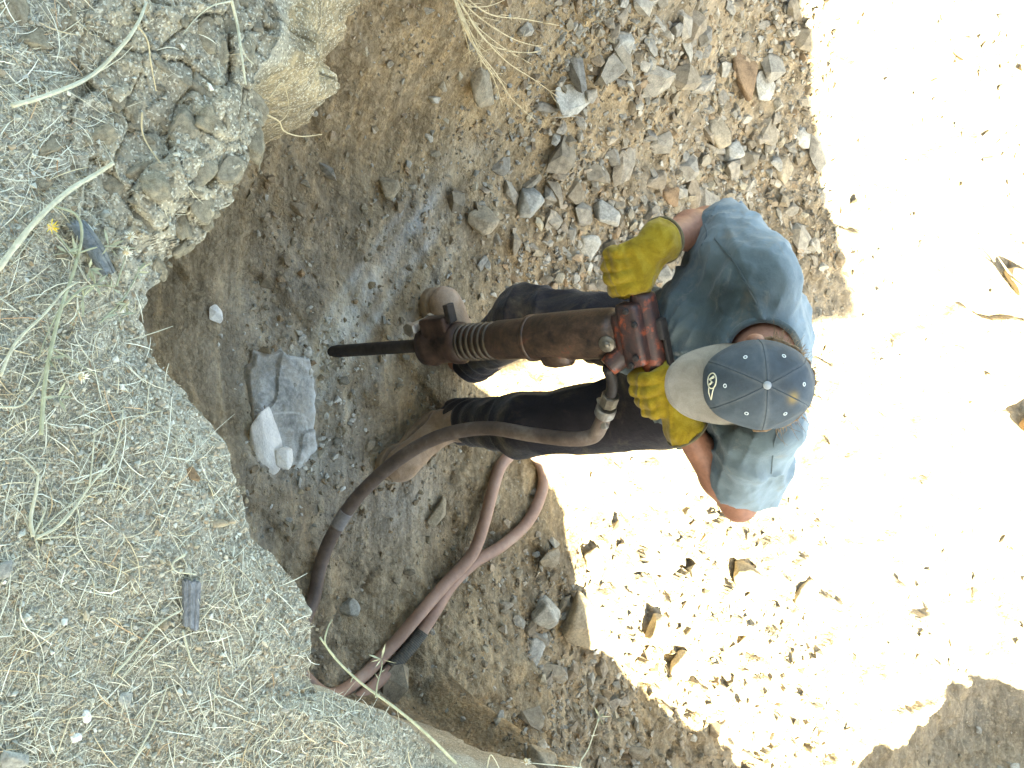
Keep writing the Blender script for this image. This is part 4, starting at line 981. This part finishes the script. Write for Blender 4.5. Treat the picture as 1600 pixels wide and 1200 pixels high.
def build_person():
    root = empty('person', tuple(PB))
    tag(root, 'worker in blue shirt, dark jeans, yellow gloves and cap gripping the jackhammer', 'person')
    sdf_mesh('body', bodyf, (-0.5, 1.6, 0.0), (0.42, 2.34, 1.56), 0.0075, M['skin'], root, PB)
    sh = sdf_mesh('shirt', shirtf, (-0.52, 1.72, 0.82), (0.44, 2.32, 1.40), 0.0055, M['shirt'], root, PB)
    co_ = np.empty(len(sh.data.vertices) * 3, np.float32); sh.data.vertices.foreach_get('co', co_); co_ = co_.reshape(-1, 3) + PB
    attr(sh.data, 'shoulder_light', np.clip(sstep(1.93, 2.10, co_[:, 1] + 0.3 * (co_[:, 2] - 1.2)) * sstep(1.0, 1.15, co_[:, 2]) + 0.5 * sstep(0.16, 0.30, np.abs(co_[:, 0] + 0.07)) * sstep(1.0, 1.15, co_[:, 2]), 0, 1))  # bright light on shoulders and upper back, painted as paler cloth
    je = sdf_mesh('jeans', jeansf, (-0.36, 1.74, 0.03), (0.30, 2.30, 1.02), 0.0055, M['jeans'], root, PB)
    # collar: ring laid on the shirt round the neck opening
    n0 = J['neck'] + v3(0, 0.012, -0.055); n1 = J['neck'] + v3(0.05, -0.15, 0.12); dn = (n1 - n0) / np.linalg.norm(n1 - n0)
    u = np.cross(dn, v3(1, 0, 0)); u /= np.linalg.norm(u); w = np.cross(dn, u); ring = []
    for a in np.linspace(0, 2 * math.pi, 49):
        r = math.cos(a) * u + math.sin(a) * w; best = None
        for t in np.linspace(-0.02, 0.16, 90):                       # where the neck cylinder leaves the shirt
            p = n0 + dn * t + r * (0.080 + 0.03 * t)
            if torsof(p[None], 0.008, 1.44)[0] < 0.0: best = p
        ring.append((best if best is not None else n0 + r * 0.08) - PB)
    ring = np.array(ring); ring[-1] = ring[0]
    for _ in range(3): ring[1:-1] = (ring[:-2] + ring[1:-1] * 2 + ring[2:]) / 4
    mesh('collar', *tube(ring, 0.0075, 8, False), M['shirt'], sh)
    # stitched seams on the shirt, laid on its surface
    def on_shirt(ix, iy):
        d_ = ray(ix, iy); t = 2.0
        for _ in range(60):
            q = v3(0, 0, CAM_H) + d_ * t; f_ = float(shirtf(q[None])[0]); t += max(0.0012, f_ * 0.5)
            if f_ < 0.0022: break
        return q - PB
    for pp in ([(1116, 372), (1140, 402), (1160, 436), (1182, 474)], [(1128, 384), (1150, 414), (1172, 452)], [(1218, 668), (1210, 690), (1207, 715), (1205, 740)], [(1100, 350), (1104, 366), (1096, 384)]):
        mesh('seam', *tube(catmull([on_shirt(a, b) for a, b in pp], 6), 0.0016, 5), M['shirt'], sh)
    # gloves
    ax = (GL - GR) / np.linalg.norm(GL - GR)
    glove('glove', J['wrr'], J['elr'], HEAD - ax * 0.155, ax, 1, root, None)
    glove('glove', J['wrl'], J['ell'], HEAD + ax * 0.150, -ax, 1, root, None)
    boot(at(722, 578, 0.02), at(660, 452, 0.02), root)
    boot(at(692, 648, 0.02), at(592, 744, 0.02), root)
    # hair: a shell round the back and sides, with loose strands
    def hairf(P):
        d = ell(P, J['head'] - HA * 0.01, (0.100, 0.121, 0.112), HR)
        q = P - J['head']; bk = -(q @ HF); u = q @ HA
        d = np.maximum(d, u - 0.0); d = np.maximum(d, -(bk + 0.005 + 0.35 * (u + 0.02))); d = np.maximum(d, -(u + 0.075))
        return d - 0.004 * vnoise((q @ HX) * 90, bk * 60, u * 18, 290)
    h = sdf_mesh('hair', hairf, J['head'] - 0.16, J['head'] + 0.16, 0.004, M['hair'], root, PB)
    parts = []
    rr = np.random.default_rng(5)
    for k in range(170):
        a = rr.uniform(-1.25, 1.25); x = math.sin(a) * 0.099; b = math.cos(a) * 0.119
        p0 = hp(x, b, rr.uniform(-0.03, 0.012)); l = rr.uniform(0.02, 0.055)
        out = HX * math.sin(a) - HF * math.cos(a)
        p1 = p0 - HA * l * 0.6 + out * l * rr.uniform(0.0, 0.5); p2 = p1 - HA * l * 0.3 + out * l * rr.uniform(-0.1, 0.5) + rr.normal(size=3) * 0.005
        parts.append(tube(catmull([p0 - PB, p1 - PB, p2 - PB], 4), np.linspace(0.0009, 0.0003, 9), 3, False))
    tag(mesh('hair_strands', *join(parts), M['hair'], h), kind='stuff')
    # cap
    cr = empty('cap', (0, 0, 0)); cr.parent = root
    Mx = Matrix(((HX[0], -HF[0], HA[0], 0), (HX[1], -HF[1], HA[1], 0), (HX[2], -HF[2], HA[2], 0), (0, 0, 0, 1)))
    Mx.translation = Vector(J['head'] - PB + HA * 0.018); cr.matrix_local = Mx
    def cpt(az, el):                  # az 0 = right, -90deg = front
        e = math.cos(el); z = math.sin(el)
        fl = 1 + 0.05 * max(0, -math.sin(az)) * (1 - abs(z))
        ee = e ** 0.82
        seam = 0.0014 * math.exp(-((az % (math.pi / 3)) / 0.05) ** 2) + 0.0014 * math.exp(-(((az % (math.pi / 3)) - math.pi / 3) / 0.05) ** 2)
        dent = 0.0035 * float(vnoise(math.cos(az) * 2.2, math.sin(az) * 2.2, z * 3, 300)) * (0.4 + e)
        r = 1 + (seam * -0.6 + dent) / 0.1
        return np.array([0.095 * ee * math.cos(az) * r, 0.110 * ee * math.sin(az) * fl * r, 0.108 * z * (0.97 + 0.03 * r)])
    na, ne = 144, 30; V = []; wear = []; stain = []
    sp_ = cpt(math.radians(60), math.radians(60))
    for j in range(ne):
        el = math.radians(-6 + 95.5 * j / (ne - 1)) if j < ne - 1 else math.radians(89.5)
        for i in range(na):
            az = 2 * math.pi * i / na; p = cpt(az, el); V.append(p)
            q = (az % (math.pi / 3)); q = min(q, math.pi / 3 - q) * math.cos(el)
            wear.append(0.5 * math.exp(-(q / 0.05) ** 2) * (0.4 + 0.6 * random.random()) + 0.4 * (j < 2))
            stain.append(0.85 * math.exp(-((np.linalg.norm(p - sp_) / 0.011) ** 2)))
    F = [[j * na + i, j * na + (i + 1) % na, (j + 1) * na + (i + 1) % na, (j + 1) * na + i] for j in range(ne - 1) for i in range(na)]
    F.append(list(range((ne - 1) * na, ne * na)))
    cm = cap_material(); c = mesh('crown', V, F, cm, cr); attr(c.data, 'wear', wear); attr(c.data, 'stain', stain)
    mesh('button', *xf(lathe([(0.0085, 0.0), (0.0085, 0.002), (0.006, 0.0048), (0.001, 0.0055)], 16), Matrix.Translation((0, 0, 0.1085))), M['knob'], c)
    for k in range(6):
        az = -math.pi / 2 + k * math.pi / 3; p = cpt(az, math.radians(50)); n = p / np.array([0.095, 0.11, 0.108]) ** 2; n /= np.linalg.norm(n)
        R = Vector(n).to_track_quat('Z', 'Y').to_matrix().to_4x4(); R.translation = Vector(p + n * 0.0004)
        ring = [(0.0034 * math.cos(a), 0.0034 * math.sin(a), 0) for a in np.linspace(0, 2 * math.pi, 17)]
        mesh('eyelet', *xf(tube(ring, 0.0011, 6, False), R), M['eyelet'], c)
    for k in range(3):               # panel seams as stitched ridges
        az = k * math.pi / 3
        pts = [cpt(az, math.radians(e)) * 1.004 for e in np.linspace(-5, 88, 16)] + [cpt(az + math.pi, math.radians(e)) * 1.004 for e in np.linspace(88, -5, 16)]
        mesh('seam', *tube(pts, 0.0012, 5), cm, c)
    # visor: curved, slightly drooping sheet with thickness
    V = []; nu, nv = 33, 12
    for s in (0, 1):
        for i in range(nu):
            a = math.radians(-90 + (-68 + 136 * i / (nu - 1))); b0 = cpt(a, math.radians(-5))
            w = math.cos((i / (nu - 1) - 0.5) * math.pi) ** 0.55
            for j in range(nv):
                t = j / (nv - 1); l = 0.078 * w * t
                x = b0[0] * (1 + 0.10 * t * w); y = b0[1] - l; z = b0[2] + 0.004 - l * 0.22 - 0.026 * (abs(x) / 0.085) ** 2 * t * w + 0.006 * t
                V.append((x, y, z - 0.003 * s))
    a = np.arange(2 * nu * nv).reshape(2, nu, nv)
    F = np.stack([a[0, :-1, :-1], a[0, :-1, 1:], a[0, 1:, 1:], a[0, 1:, :-1]], -1).reshape(-1, 4).tolist() + np.stack([a[1, :-1, :-1], a[1, 1:, :-1], a[1, 1:, 1:], a[1, :-1, 1:]], -1).reshape(-1, 4).tolist()
    F += np.stack([a[0, :-1, -1], a[1, :-1, -1], a[1, 1:, -1], a[0, 1:, -1]], -1).tolist()
    v = mesh('visor', V, F, M['visor'], cr)
    for row in (0.92,):
        j = int(row * (nv - 1)); pts = [np.array(V[i * nv + j]) + v3(0, 0, 0.0003) for i in range(3, nu - 3)]
        mesh('stitch', *tube(pts, 0.0007, 4), M['visor'], v)
    # printed emblem on the front panel: an oval with swept tail
    def front(u_, w_): return cpt(-math.pi / 2 + u_ / 0.105, w_ / 0.105)
    def onface(pts, r): return tube([np.array(front(*p)) * 1.006 for p in pts], r, 5)
    t = np.linspace(0, 2 * math.pi, 33); cx0 = -0.012
    oval = [(cx0 + 0.019 * math.cos(q), 0.055 + 0.0145 * math.sin(q)) for q in t]
    tail1 = [(cx0 + 0.014, 0.064), (cx0 + 0.028, 0.055), (cx0 + 0.046, 0.041)]; tail2 = [(cx0 + 0.014, 0.045), (cx0 + 0.028, 0.041), (cx0 + 0.046, 0.041)]
    inner = [(cx0 - 0.011, 0.061), (cx0 - 0.003, 0.048), (cx0 + 0.003, 0.058), (cx0 + 0.009, 0.048)]
    mesh('emblem', *join([onface(oval, 0.0014), onface(tail1, 0.0012), onface(tail2, 0.0012), onface(inner, 0.0028)]), M['logo'], c)
build_person()

# ================================================================== rim: clods, grains, straw, stalks, chips, weeds
def on_rim(ix, iy, dz=0.0):
    p = at(ix, iy, RIM_Z)
    for _ in range(4): p = at(ix, iy, float(rim_h(p[0], p[1])) + dz)
    return p
def build_clods():
    base = []
    for k in range(10):
        V, F = fine_rock(700 + k, 18, 0.7, 1.25, 3, 0.16, 0.12); me = fast_mesh('clod', V, F); me.materials.append(M['clod']); sharp(me, 40); base.append(me)
    rr = np.random.default_rng(12); spots = []
    big = [(395, 215, 46), (400, 165, 34), (365, 265, 40), (310, 270, 44), (330, 190, 40), (345, 90, 40), (310, 140, 38), (250, 290, 44), (280, 340, 40), (65, 275, 34), (150, 215, 34),
           (90, 215, 40), (170, 300, 40), (225, 350, 36), (325, 60, 46), (290, 200, 40), (215, 260, 46), (265, 195, 30), (320, 320, 40), (120, 260, 30), (60, 60, 40), (30, 25, 44), (110, 30, 30), (250, 420, 22), (290, 385, 26), (360, 40, 40), (385, 80, 34)]
    for a, b, s in big: spots.append((a, b, s))
    for _ in range(110):
        a, b = rr.uniform(0, 425), rr.uniform(0, 400); p = at(a, b, RIM_Z)
        if p[1] < edge_y(p[0]) - 0.004 and clod_mask(p[0], p[1]) > 0.4: spots.append((a, b, rr.uniform(8, 20)))
    for _ in range(60):                                     # crumbs along the whole lip
        x = rr.uniform(-0.5, 0.6); p = v3(x, float(edge_y(x)) - rr.uniform(0.0, 0.02), RIM_Z); a, b = pix(p); spots.append((a, b, rr.uniform(4, 9)))
    for a, b, s in spots:
        p = on_rim(a, b); sc = s * 1.5 / FPX * 0.62
        o = bpy.data.objects.new('clod', base[int(rr.integers(0, 10))]); col.objects.link(o); o.parent = rim
        o.location = (p[0], p[1], p[2] - sc * 0.3); o.scale = (sc * rr.uniform(0.9, 1.35), sc * rr.uniform(0.8, 1.1), sc * rr.uniform(0.6, 0.95))
        o.rotation_euler = (rr.uniform(-0.35, 0.35), rr.uniform(-0.35, 0.35), rr.uniform(0, 6.28))
build_clods()
def rim_points(n, fn):
    out = np.zeros((0, 3))
    while len(out) < n:
        x = RNG.uniform(-1.3, 1.35, 40000); y = RNG.uniform(-0.35, 1.6, 40000)
        k = (y < edge_y(x) - 0.003) & (RNG.random(40000) < fn(x, y) * (0.22 + 0.78 * sstep(-0.78, -0.64, x) * sstep(0.92, 0.78, x) * sstep(0.16, 0.28, y))); x, y = x[k], y[k]
        out = np.vstack([out, np.stack([x, y, rim_h(x, y)], -1)])
    return out[:n]
P = rim_points(46000, lambda x, y: 0.9 - 0.78 * clod_mask(x, y)); sz = np.clip(RNG.lognormal(math.log(0.0017), 0.45, len(P)), 0.0008, 0.0075); P[:, 2] += sz * 0.3
scatter('grit', P, sz, M['grain'], None, 0.8, 'grit and tiny stones covering the earth rim')

def ribbons(P, L, W, az, lift, bend, seg=3):
    n = len(P); t = np.linspace(-0.5, 0.5, seg + 1)
    d = np.stack([np.cos(az), np.sin(az)], -1); nrm = np.stack([-np.sin(az), np.cos(az)], -1); V = []
    for k, tt in enumerate(t):
        c = P[:, :2] + d * (tt * L)[:, None] + nrm * (bend * L * (tt * tt * 4 - 0.3))[:, None]
        z = rim_h(c[:, 0], c[:, 1]) * 0.4 + P[:, 2] * 0.6 + lift + 0.0006 + tt * L * RNG.normal(0, 0.05, n)
        out = c[:, 1] > edge_y(c[:, 0]); z = np.where(out, P[:, 2] + lift, z)
        w = W * (1 - 0.55 * (2 * abs(tt)) ** 3)
        for a in (0, 2.094, 4.189):
            V.append(np.stack([c[:, 0] + nrm[:, 0] * w * math.cos(a), c[:, 1] + nrm[:, 1] * w * math.cos(a), z + w * math.sin(a)], -1))
    V = np.stack(V, 1); m = (seg + 1) * 3; F = []
    for k in range(seg):
        for a in range(3): F.append([k * 3 + a, k * 3 + (a + 1) % 3, (k + 1) * 3 + (a + 1) % 3, (k + 1) * 3 + a])
    F = (np.array(F)[None] + (np.arange(n) * m)[:, None, None]).reshape(-1, 4)
    return V.reshape(-1, 3), F
def build_straw():
    def d(x, y): return np.clip(0.22 + 0.9 * sstep(-0.18, 0.03, x) * (0.55 + 0.6 * vnoise(x * 9, y * 9, seed=83)) + 0.55 * sstep(0.52, 0.40, y) - 0.35 * clod_mask(x, y) - 0.25 * sstep(0.10, 0.03, edge_y(x) - y), 0.02, 1)
    n1, n2 = 5600, 58000
    P1 = rim_points(n1, d); P2 = rim_points(n2, d)
    V1, F1 = ribbons(P1, np.clip(RNG.lognormal(math.log(0.034), 0.55, n1), 0.012, 0.12), RNG.uniform(0.00035, 0.0009, n1), RNG.uniform(0, 6.28, n1), np.abs(RNG.normal(0, 0.003, n1)), RNG.normal(0, 0.09, n1), 4)
    V2, F2 = ribbons(P2, RNG.uniform(0.004, 0.015, n2), RNG.uniform(0.0003, 0.0008, n2), RNG.uniform(0, 6.28, n2), np.abs(RNG.normal(0, 0.001, n2)), RNG.normal(0, 0.1, n2), 1)
    me = fast_mesh('straw', np.vstack([V1, V2]), np.vstack([F1, F2 + len(V1)]))
    tag(link('straw', me, M['straw']), kind='stuff', label='pale dry straw and chaff strewn over the earth rim')
build_straw()

def stem(name, px, r, mat, label, cat='stem', dz=0.006, twigs=(), heads=(), group=None, zs=None, part='stem', mat2=None):
    """px: picture path of the main stem; twigs: further paths; heads: (ix, iy, kind)"""
    def path(pp, zz=None):
        return catmull([on_rim(a, b, dz) if zz is None else at(a, b, z) for (a, b), z in zip(pp, zz if zz is not None else [0] * len(pp))], 7)
    C = path(px, zs); base = C[0].copy()
    if not twigs and not heads:
        rr = r * np.linspace(1.15, 0.7, len(C)) * (1 + 0.08 * np.sin(np.arange(len(C)) * 1.7))
        o = mesh(name, *tube(C - base, rr, 7), mat); o.location = tuple(base); return tag(o, label, cat, group)
    root = empty(name, tuple(base)); tag(root, label, cat, group)
    mesh(part, *tube(C - base, r * np.linspace(1.1, 0.6, len(C)), 7), mat, root)
    for tw in twigs:
        pp, rt = tw[0], tw[1]; zz = tw[2] if len(tw) > 2 else (None if zs is None else [zs[-1]] * len(pp))
        D = path(pp, zz); mesh('twig', *tube(D - base, rt * np.linspace(1.1, 0.45, len(D)), 5), mat2 or mat, root)
    rs = np.random.default_rng(len(px) * 7 + len(heads))
    for h in heads:
        a, b, kind = h[:3]; c = (on_rim(a, b, dz + 0.004) if zs is None else at(a, b, zs[-1])) - base
        parts = []
        if kind == 'leaf':
            for _ in range(5):
                e = rs.normal(size=3); e[2] = abs(e[2]) * 0.5; e /= np.linalg.norm(e); l = rs.uniform(0.012, 0.028); s = np.cross(e, rs.normal(size=3)); s /= np.linalg.norm(s)
                parts.append(([c, c + e * l * 0.5 + s * 0.0022, c + e * l, c + e * l * 0.5 - s * 0.0022, c + e * l * 0.5 + np.cross(e, s) * 0.0008], [[0, 1, 4], [1, 2, 4], [2, 3, 4], [3, 0, 4]]))
            tag(mesh('leaf_cluster', *join(parts), M['green'], root), kind='stuff')
        else:
            m = {'flower': M['yellow'], 'seed': M['seed']}[kind]
            cup = xf(lathe([(0.001, -0.006), (0.0038, -0.004), (0.0045, 0.0), (0.003, 0.003)], 10), Matrix.Translation(Vector(c)) @ Matrix.Rotation(0.9, 4, 'Y'))
            hd = mesh('flower_head', *cup, M['twig'], root)
            for _ in range(26):
                e = rs.normal(size=3) + np.array([0, 0.6, 0.9]); e /= np.linalg.norm(e); l = rs.uniform(0.006, 0.012)
                parts.append(tube([c, c + e * l * 0.6, c + e * l], [0.0005, 0.0006, 0.0002], 3, False))
            tag(mesh('petals' if kind == 'flower' else 'bristles', *join(parts), m, hd), kind='stuff')
    return root
stem('dry_straw', [(18, 165), (70, 150), (140, 120), (190, 72), (216, 35), (232, -6)], 0.0028, M['stalk'], 'long arching pale stem across the clods in the top left corner', dz=0.012)
stem('dry_straw', [(360, -6), (371, 40), (378, 90), (384, 132)], 0.0022, M['stalk'], 'straight pale stem with side twigs hanging over the clod ledge', dz=0.02,
     twigs=[([(360, 2), (330, 10), (305, 30), (286, 54)], 0.0011), ([(376, 72), (386, 90), (396, 100)], 0.0009), ([(368, 30), (374, 45)], 0.0008)])
stem('dry_reed', [(-6, 424), (50, 352), (105, 300), (150, 272), (178, 254)], 0.0036, M['stalk'], 'thick straight straw-coloured reed running off the left border', 'reed', dz=0.014)
stem('thistle_plant', [(64, 680), (70, 600), (80, 545), (96, 480), (118, 415), (128, 365), (118, 335), (85, 322)], 0.0026, M['green'], 'grey-green thistle plant with one yellow flower lying on the rim', 'plant', dz=0.016,
     twigs=[([(118, 400), (100, 380), (82, 358)], 0.0018), ([(96, 480), (135, 448), (180, 447)], 0.0018), ([(160, 500), (190, 470), (214, 430), (216, 415)], 0.0014), ([(182, 447), (190, 420), (198, 395)], 0.0013),
            ([(122, 395), (160, 385), (212, 388)], 0.0013), ([(100, 470), (75, 520), (60, 560)], 0.0013), ([(135, 450), (125, 480), (110, 510)], 0.001), ([(155, 505), (175, 490), (205, 468)], 0.001), ([(82, 545), (110, 560), (150, 585)], 0.0011)],
     heads=[(80, 355, 'flower'), (197, 394, 'seed'), (204, 370, 'seed'), (150, 445, 'leaf'), (175, 450, 'leaf'), (198, 475, 'leaf'), (185, 490, 'leaf'), (140, 420, 'leaf'), (120, 400, 'leaf'), (170, 385, 'leaf'), (214, 425, 'leaf'), (130, 465, 'leaf'), (105, 395, 'leaf'), (75, 560, 'leaf'), (90, 620, 'leaf'), (128, 590, 'seed')])
stem('dry_straw', [(0, 588), (25, 535), (70, 490), (100, 455), (122, 440)], 0.0019, M['stalk'], 'smooth curved straw stem crossing the thistle plant', dz=0.016)
stem('dry_straw', [(-4, 636), (32, 634), (55, 610), (72, 570)], 0.0013, M['stalk'], 'thin bent straw stem below the thistle plant at the left border', dz=0.010)
stem('dry_plant', [(52, 838), (48, 810), (56, 770), (60, 742)], 0.0026, M['stalk'], 'bleached dead plant with a fan of bent stems on the straw', 'plant', dz=0.010,
     twigs=[([(55, 842), (100, 815), (140, 760), (175, 715), (190, 660), (192, 640)], 0.0018), ([(55, 838), (80, 830), (120, 790), (165, 755), (205, 765)], 0.0013), ([(52, 836), (70, 800), (72, 780)], 0.0014), ([(60, 842), (110, 838), (160, 842)], 0.001),
            ([(58, 834), (95, 800), (135, 775), (180, 770)], 0.001), ([(140, 760), (145, 710), (148, 675)], 0.0014), ([(56, 845), (60, 870), (56, 892)], 0.0009), ([(120, 790), (125, 820), (118, 850)], 0.0009), ([(60, 742), (40, 720), (28, 712)], 0.0014)])
stem('dry_straw', [(176, 1056), (205, 1025), (238, 985), (258, 968), (280, 955)], 0.0017, M['stalk'], 'forked pale stem pointing at the grey wood chip', dz=0.008, twigs=[([(190, 1060), (215, 1028), (240, 990)], 0.0011)])
stem('dry_straw', [(200, 1206), (225, 1160), (245, 1120), (262, 1070)], 0.0013, M['stalk'], 'long thin straw stem reaching the bottom border', dz=0.008)
stem('dry_straw', [(286, 985), (292, 1010), (300, 1035), (314, 1052)], 0.0014, M['stalk'], 'short bent stem sticking out under the grey wood chip', dz=0.008)
stem('dry_straw', [(222, 175), (222, 205), (232, 228), (250, 254)], 0.0011, M['twig'], 'thin bent root fibre on the clods', dz=0.014)
stem('dry_straw', [(214, 40), (230, 62), (236, 100), (244, 142)], 0.0011, M['twig'], 'thin reddish twig under the long arching stem', dz=0.014)
stem('dry_straw', [(290, 866), (270, 880), (276, 893), (306, 897)], 0.0013, M['stalk'], 'bent straw lying just above the grey wood chip', dz=0.009)
stem('green_weed', [(712, 1192), (670, 1150), (620, 1108), (565, 1068), (525, 1030), (500, 996)], 0.0024, M['green'], 'green stem with dry side shoots overhanging the notch of the rim', 'stem', zs=[1.37, 1.40, 1.415, 1.42, 1.42, 1.425],
     twigs=[([(522, 1026), (508, 1005), (512, 982), (519, 968)], 0.0016), ([(587, 1090), (590, 1068), (596, 1045), (597, 1032)], 0.0013), ([(592, 1062), (586, 1052)], 0.0008), ([(596, 1050), (602, 1046)], 0.0008), ([(640, 1125), (652, 1128)], 0.0008), ([(552, 1056), (548, 1066)], 0.001)], heads=[(596, 1030, 'leaf')])
stem('thistle_plant', [(960, 1225), (908, 1200), (920, 1168), (936, 1122)], 0.0016, M['stalk'], 'bleached thistle twig with a spiky head at the bottom border', 'stem', zs=[1.30, 1.33, 1.34, 1.35],
     twigs=[([(908, 1200), (870, 1196), (826, 1192)], 0.0014), ([(924, 1150), (934, 1148)], 0.0008)], heads=[(822, 1190, 'seed'), (937, 1120, 'leaf')])
stem('dry_straw', [(760, 1205), (766, 1180), (775, 1190), (782, 1206)], 0.0009, M['stalk'], 'tiny looped straw at the bottom border left of the thistle twig', zs=[1.36, 1.38, 1.38, 1.36])
stem('root_fibre', [(418, 180), (436, 190), (444, 205), (470, 213), (503, 210)], 0.0011, M['twig'], 'thin pale root fibre curling out from the clod ledge', 'root', zs=[1.37, 1.35, 1.33, 1.31, 1.30], twigs=[([(423, 150), (440, 130), (450, 155), (448, 180), (425, 200)], 0.0009, [1.36, 1.34, 1.32, 1.33, 1.36])])
# dry weed growing from the left rim, leaning over the pit
R0 = v3(-0.80, 0.93, 1.22)
def build_weed():
    root = empty('dry_weed', tuple(R0)); tag(root, 'dry branching weed hanging in over the brown slope at the top border', 'plant')
    c0 = at(700, -30, 1.05)
    mesh('stem', *tube(catmull([R0 - R0 + v3(0, 0, -0.03), (c0 - R0) * 0.5 + v3(0, 0, 0.05), c0 - R0], 8), np.linspace(0.004, 0.0022, 17), 7), M['twig'], root)
    ends = [((745, 45), (790, 95), (835, 125), (872, 152)), ((735, 60), (775, 115), (800, 155), (836, 188)), ((730, 40), (755, 90), (775, 132)), ((725, 30), (745, 70), (752, 105)), ((760, 20), (820, 30), (874, 40)), ((740, 20), (800, 60), (850, 75)),
            ((716, 20), (728, 60), (735, 85)), ((755, 60), (800, 80), (840, 82)), ((745, 80), (770, 120), (785, 165)), ((720, 5), (760, 10), (800, -5)), ((735, 30), (780, 70), (830, 100)), ((728, 50), (760, 100), (783, 130))]
    rr = np.random.default_rng(3)
    for e in ends:
        p = [c0] + [at(a, b, 1.05 - 0.05 * k) for k, (a, b) in enumerate(e)]
        D = catmull(np.array(p) - R0, 8); o = mesh('branch', *tube(D, np.linspace(0.0018, 0.0007, len(D)), 5), M['twig'], root)
        parts = []
        for _ in range(7):
            k = int(rr.integers(6, len(D) - 2)); d = D[k + 1] - D[k]; d /= np.linalg.norm(d); l = rr.uniform(0.02, 0.05)
            q = d * 0.8 + rr.normal(size=3) * 0.45; q /= np.linalg.norm(q)
            mesh('twig', *tube([D[k], D[k] + q * l * 0.5 + rr.normal(size=3) * 0.002, D[k] + q * l], [0.0009, 0.0008, 0.0005], 4), M['twig'], o)
build_weed()
def chip(name, px, thick, c, label, cat, curl=0.0, seed=1):
    """split piece of wood: outline from four corners, grain grooves along its length"""
    q = [on_rim(a, b) for a, b in px]; base = sum(q) / 4; nu, nv = 26, 14; V = []; rr = np.random.default_rng(seed)
    jag = rr.uniform(-0.05, 0.05, (2, nv)); groove = rr.normal(0, 0.0007, nv)
    for s in (0, 1):
        for i in range(nu):
            for j in range(nv):
                u, v = i / (nu - 1), j / (nv - 1); u2 = u + (jag[0, j] * (1 - u) + jag[1, j] * u)
                p = (q[0] * (1 - v) + q[1] * v) * (1 - u2) + (q[3] * (1 - v) + q[2] * v) * u2 - base
                p[2] = (0.003 + thick + groove[j] + 0.0008 * float(vnoise(u * 9, v * 5, seed=seed)) + curl * math.sin(u * math.pi) * (0.5 + v)) if s == 0 else 0.001
                V.append(p)
    a = np.arange(2 * nu * nv).reshape(2, nu, nv); F = []
    for s in (0, 1):
        f = np.stack([a[s, :-1, :-1], a[s, 1:, :-1], a[s, 1:, 1:], a[s, :-1, 1:]], -1).reshape(-1, 4).tolist(); F += f if s == 0 else [x[::-1] for x in f]
    for b in (a[:, :, 0], a[:, :, -1], a[:, 0, :], a[:, -1, :]): F += np.stack([b[0, :-1], b[0, 1:], b[1, 1:], b[1, :-1]], -1).tolist()
    m, nt, bs = new_mat(name + '_wood'); co = coords(nt); n1 = noise_n(nt, 60, 6, 0.7, co, 1.5)
    nt.links.new(ramp(nt, n1, [(0.3, tuple(x * 0.6 for x in c)), (0.5, c), (0.72, tuple(x * 1.5 for x in c))]), bs.inputs['Base Color']); bs.inputs['Roughness'].default_value = 0.9; bump(nt, bs, n1, 0.002)
    o = mesh(name, V, F, m); sharp(o.data, 40); o.location = tuple(base); tag(o, label, cat)
chip('wood_chip', [(284, 906), (311, 909), (306, 982), (284, 978)], 0.006, (0.145, 0.15, 0.155), 'small rectangular weathered grey wood chip on the straw', 'wood chip')
chip('bark_piece', [(104, 352), (130, 346), (172, 424), (158, 430)], 0.009, (0.13, 0.15, 0.16), 'curved dark grey piece of bark under the thistle plant', 'bark', 0.006, 2)
def rim_stone(ix, iy, s, seed, label, mat, rot):
    p = on_rim(ix, iy); V, F = fine_rock(seed, 14, 0.6, 1.3, 2, 0.05, 0.1); o = link('small_stone', fast_mesh('small_stone', V * s, F), mat); sharp(o.data)
    o.location = (p[0], p[1], p[2] + s * 0.2); o.rotation_euler = (0.1, 0.1, rot); tag(o, label, 'stone')
for k, (a, b, s, lab, mt) in enumerate([(195, 1093, 0.010, 'pale grey-green pebble near the bottom left', 'palerock'), (300, 742, 0.010, 'ochre pebble near the straw clump at the lip', 'rust'), (340, 815, 0.013, 'oval brown stone at the lip of the rim', 'tanrock'),
        (257, 978, 0.008, 'pinkish round pebble beside the grey wood chip', 'tanrock'), (100, 700, 0.007, 'small tan pebble right of the thistle stem', 'tanrock'), (136, 1118, 0.008, 'bluish white pebble near the bottom left corner', 'quartz'), (20, 1185, 0.016, 'flat bluish grey stone in the bottom left corner', 'greyrock'), (118, 1152, 0.007, 'white quartz pebble close to the bottom border', 'quartz'), (3, 890, 0.012, 'grey stone cut by the left border', 'greyrock')]):
    rim_stone(a, b, s, 900 + k, lab, M[mt], k * 0.7)
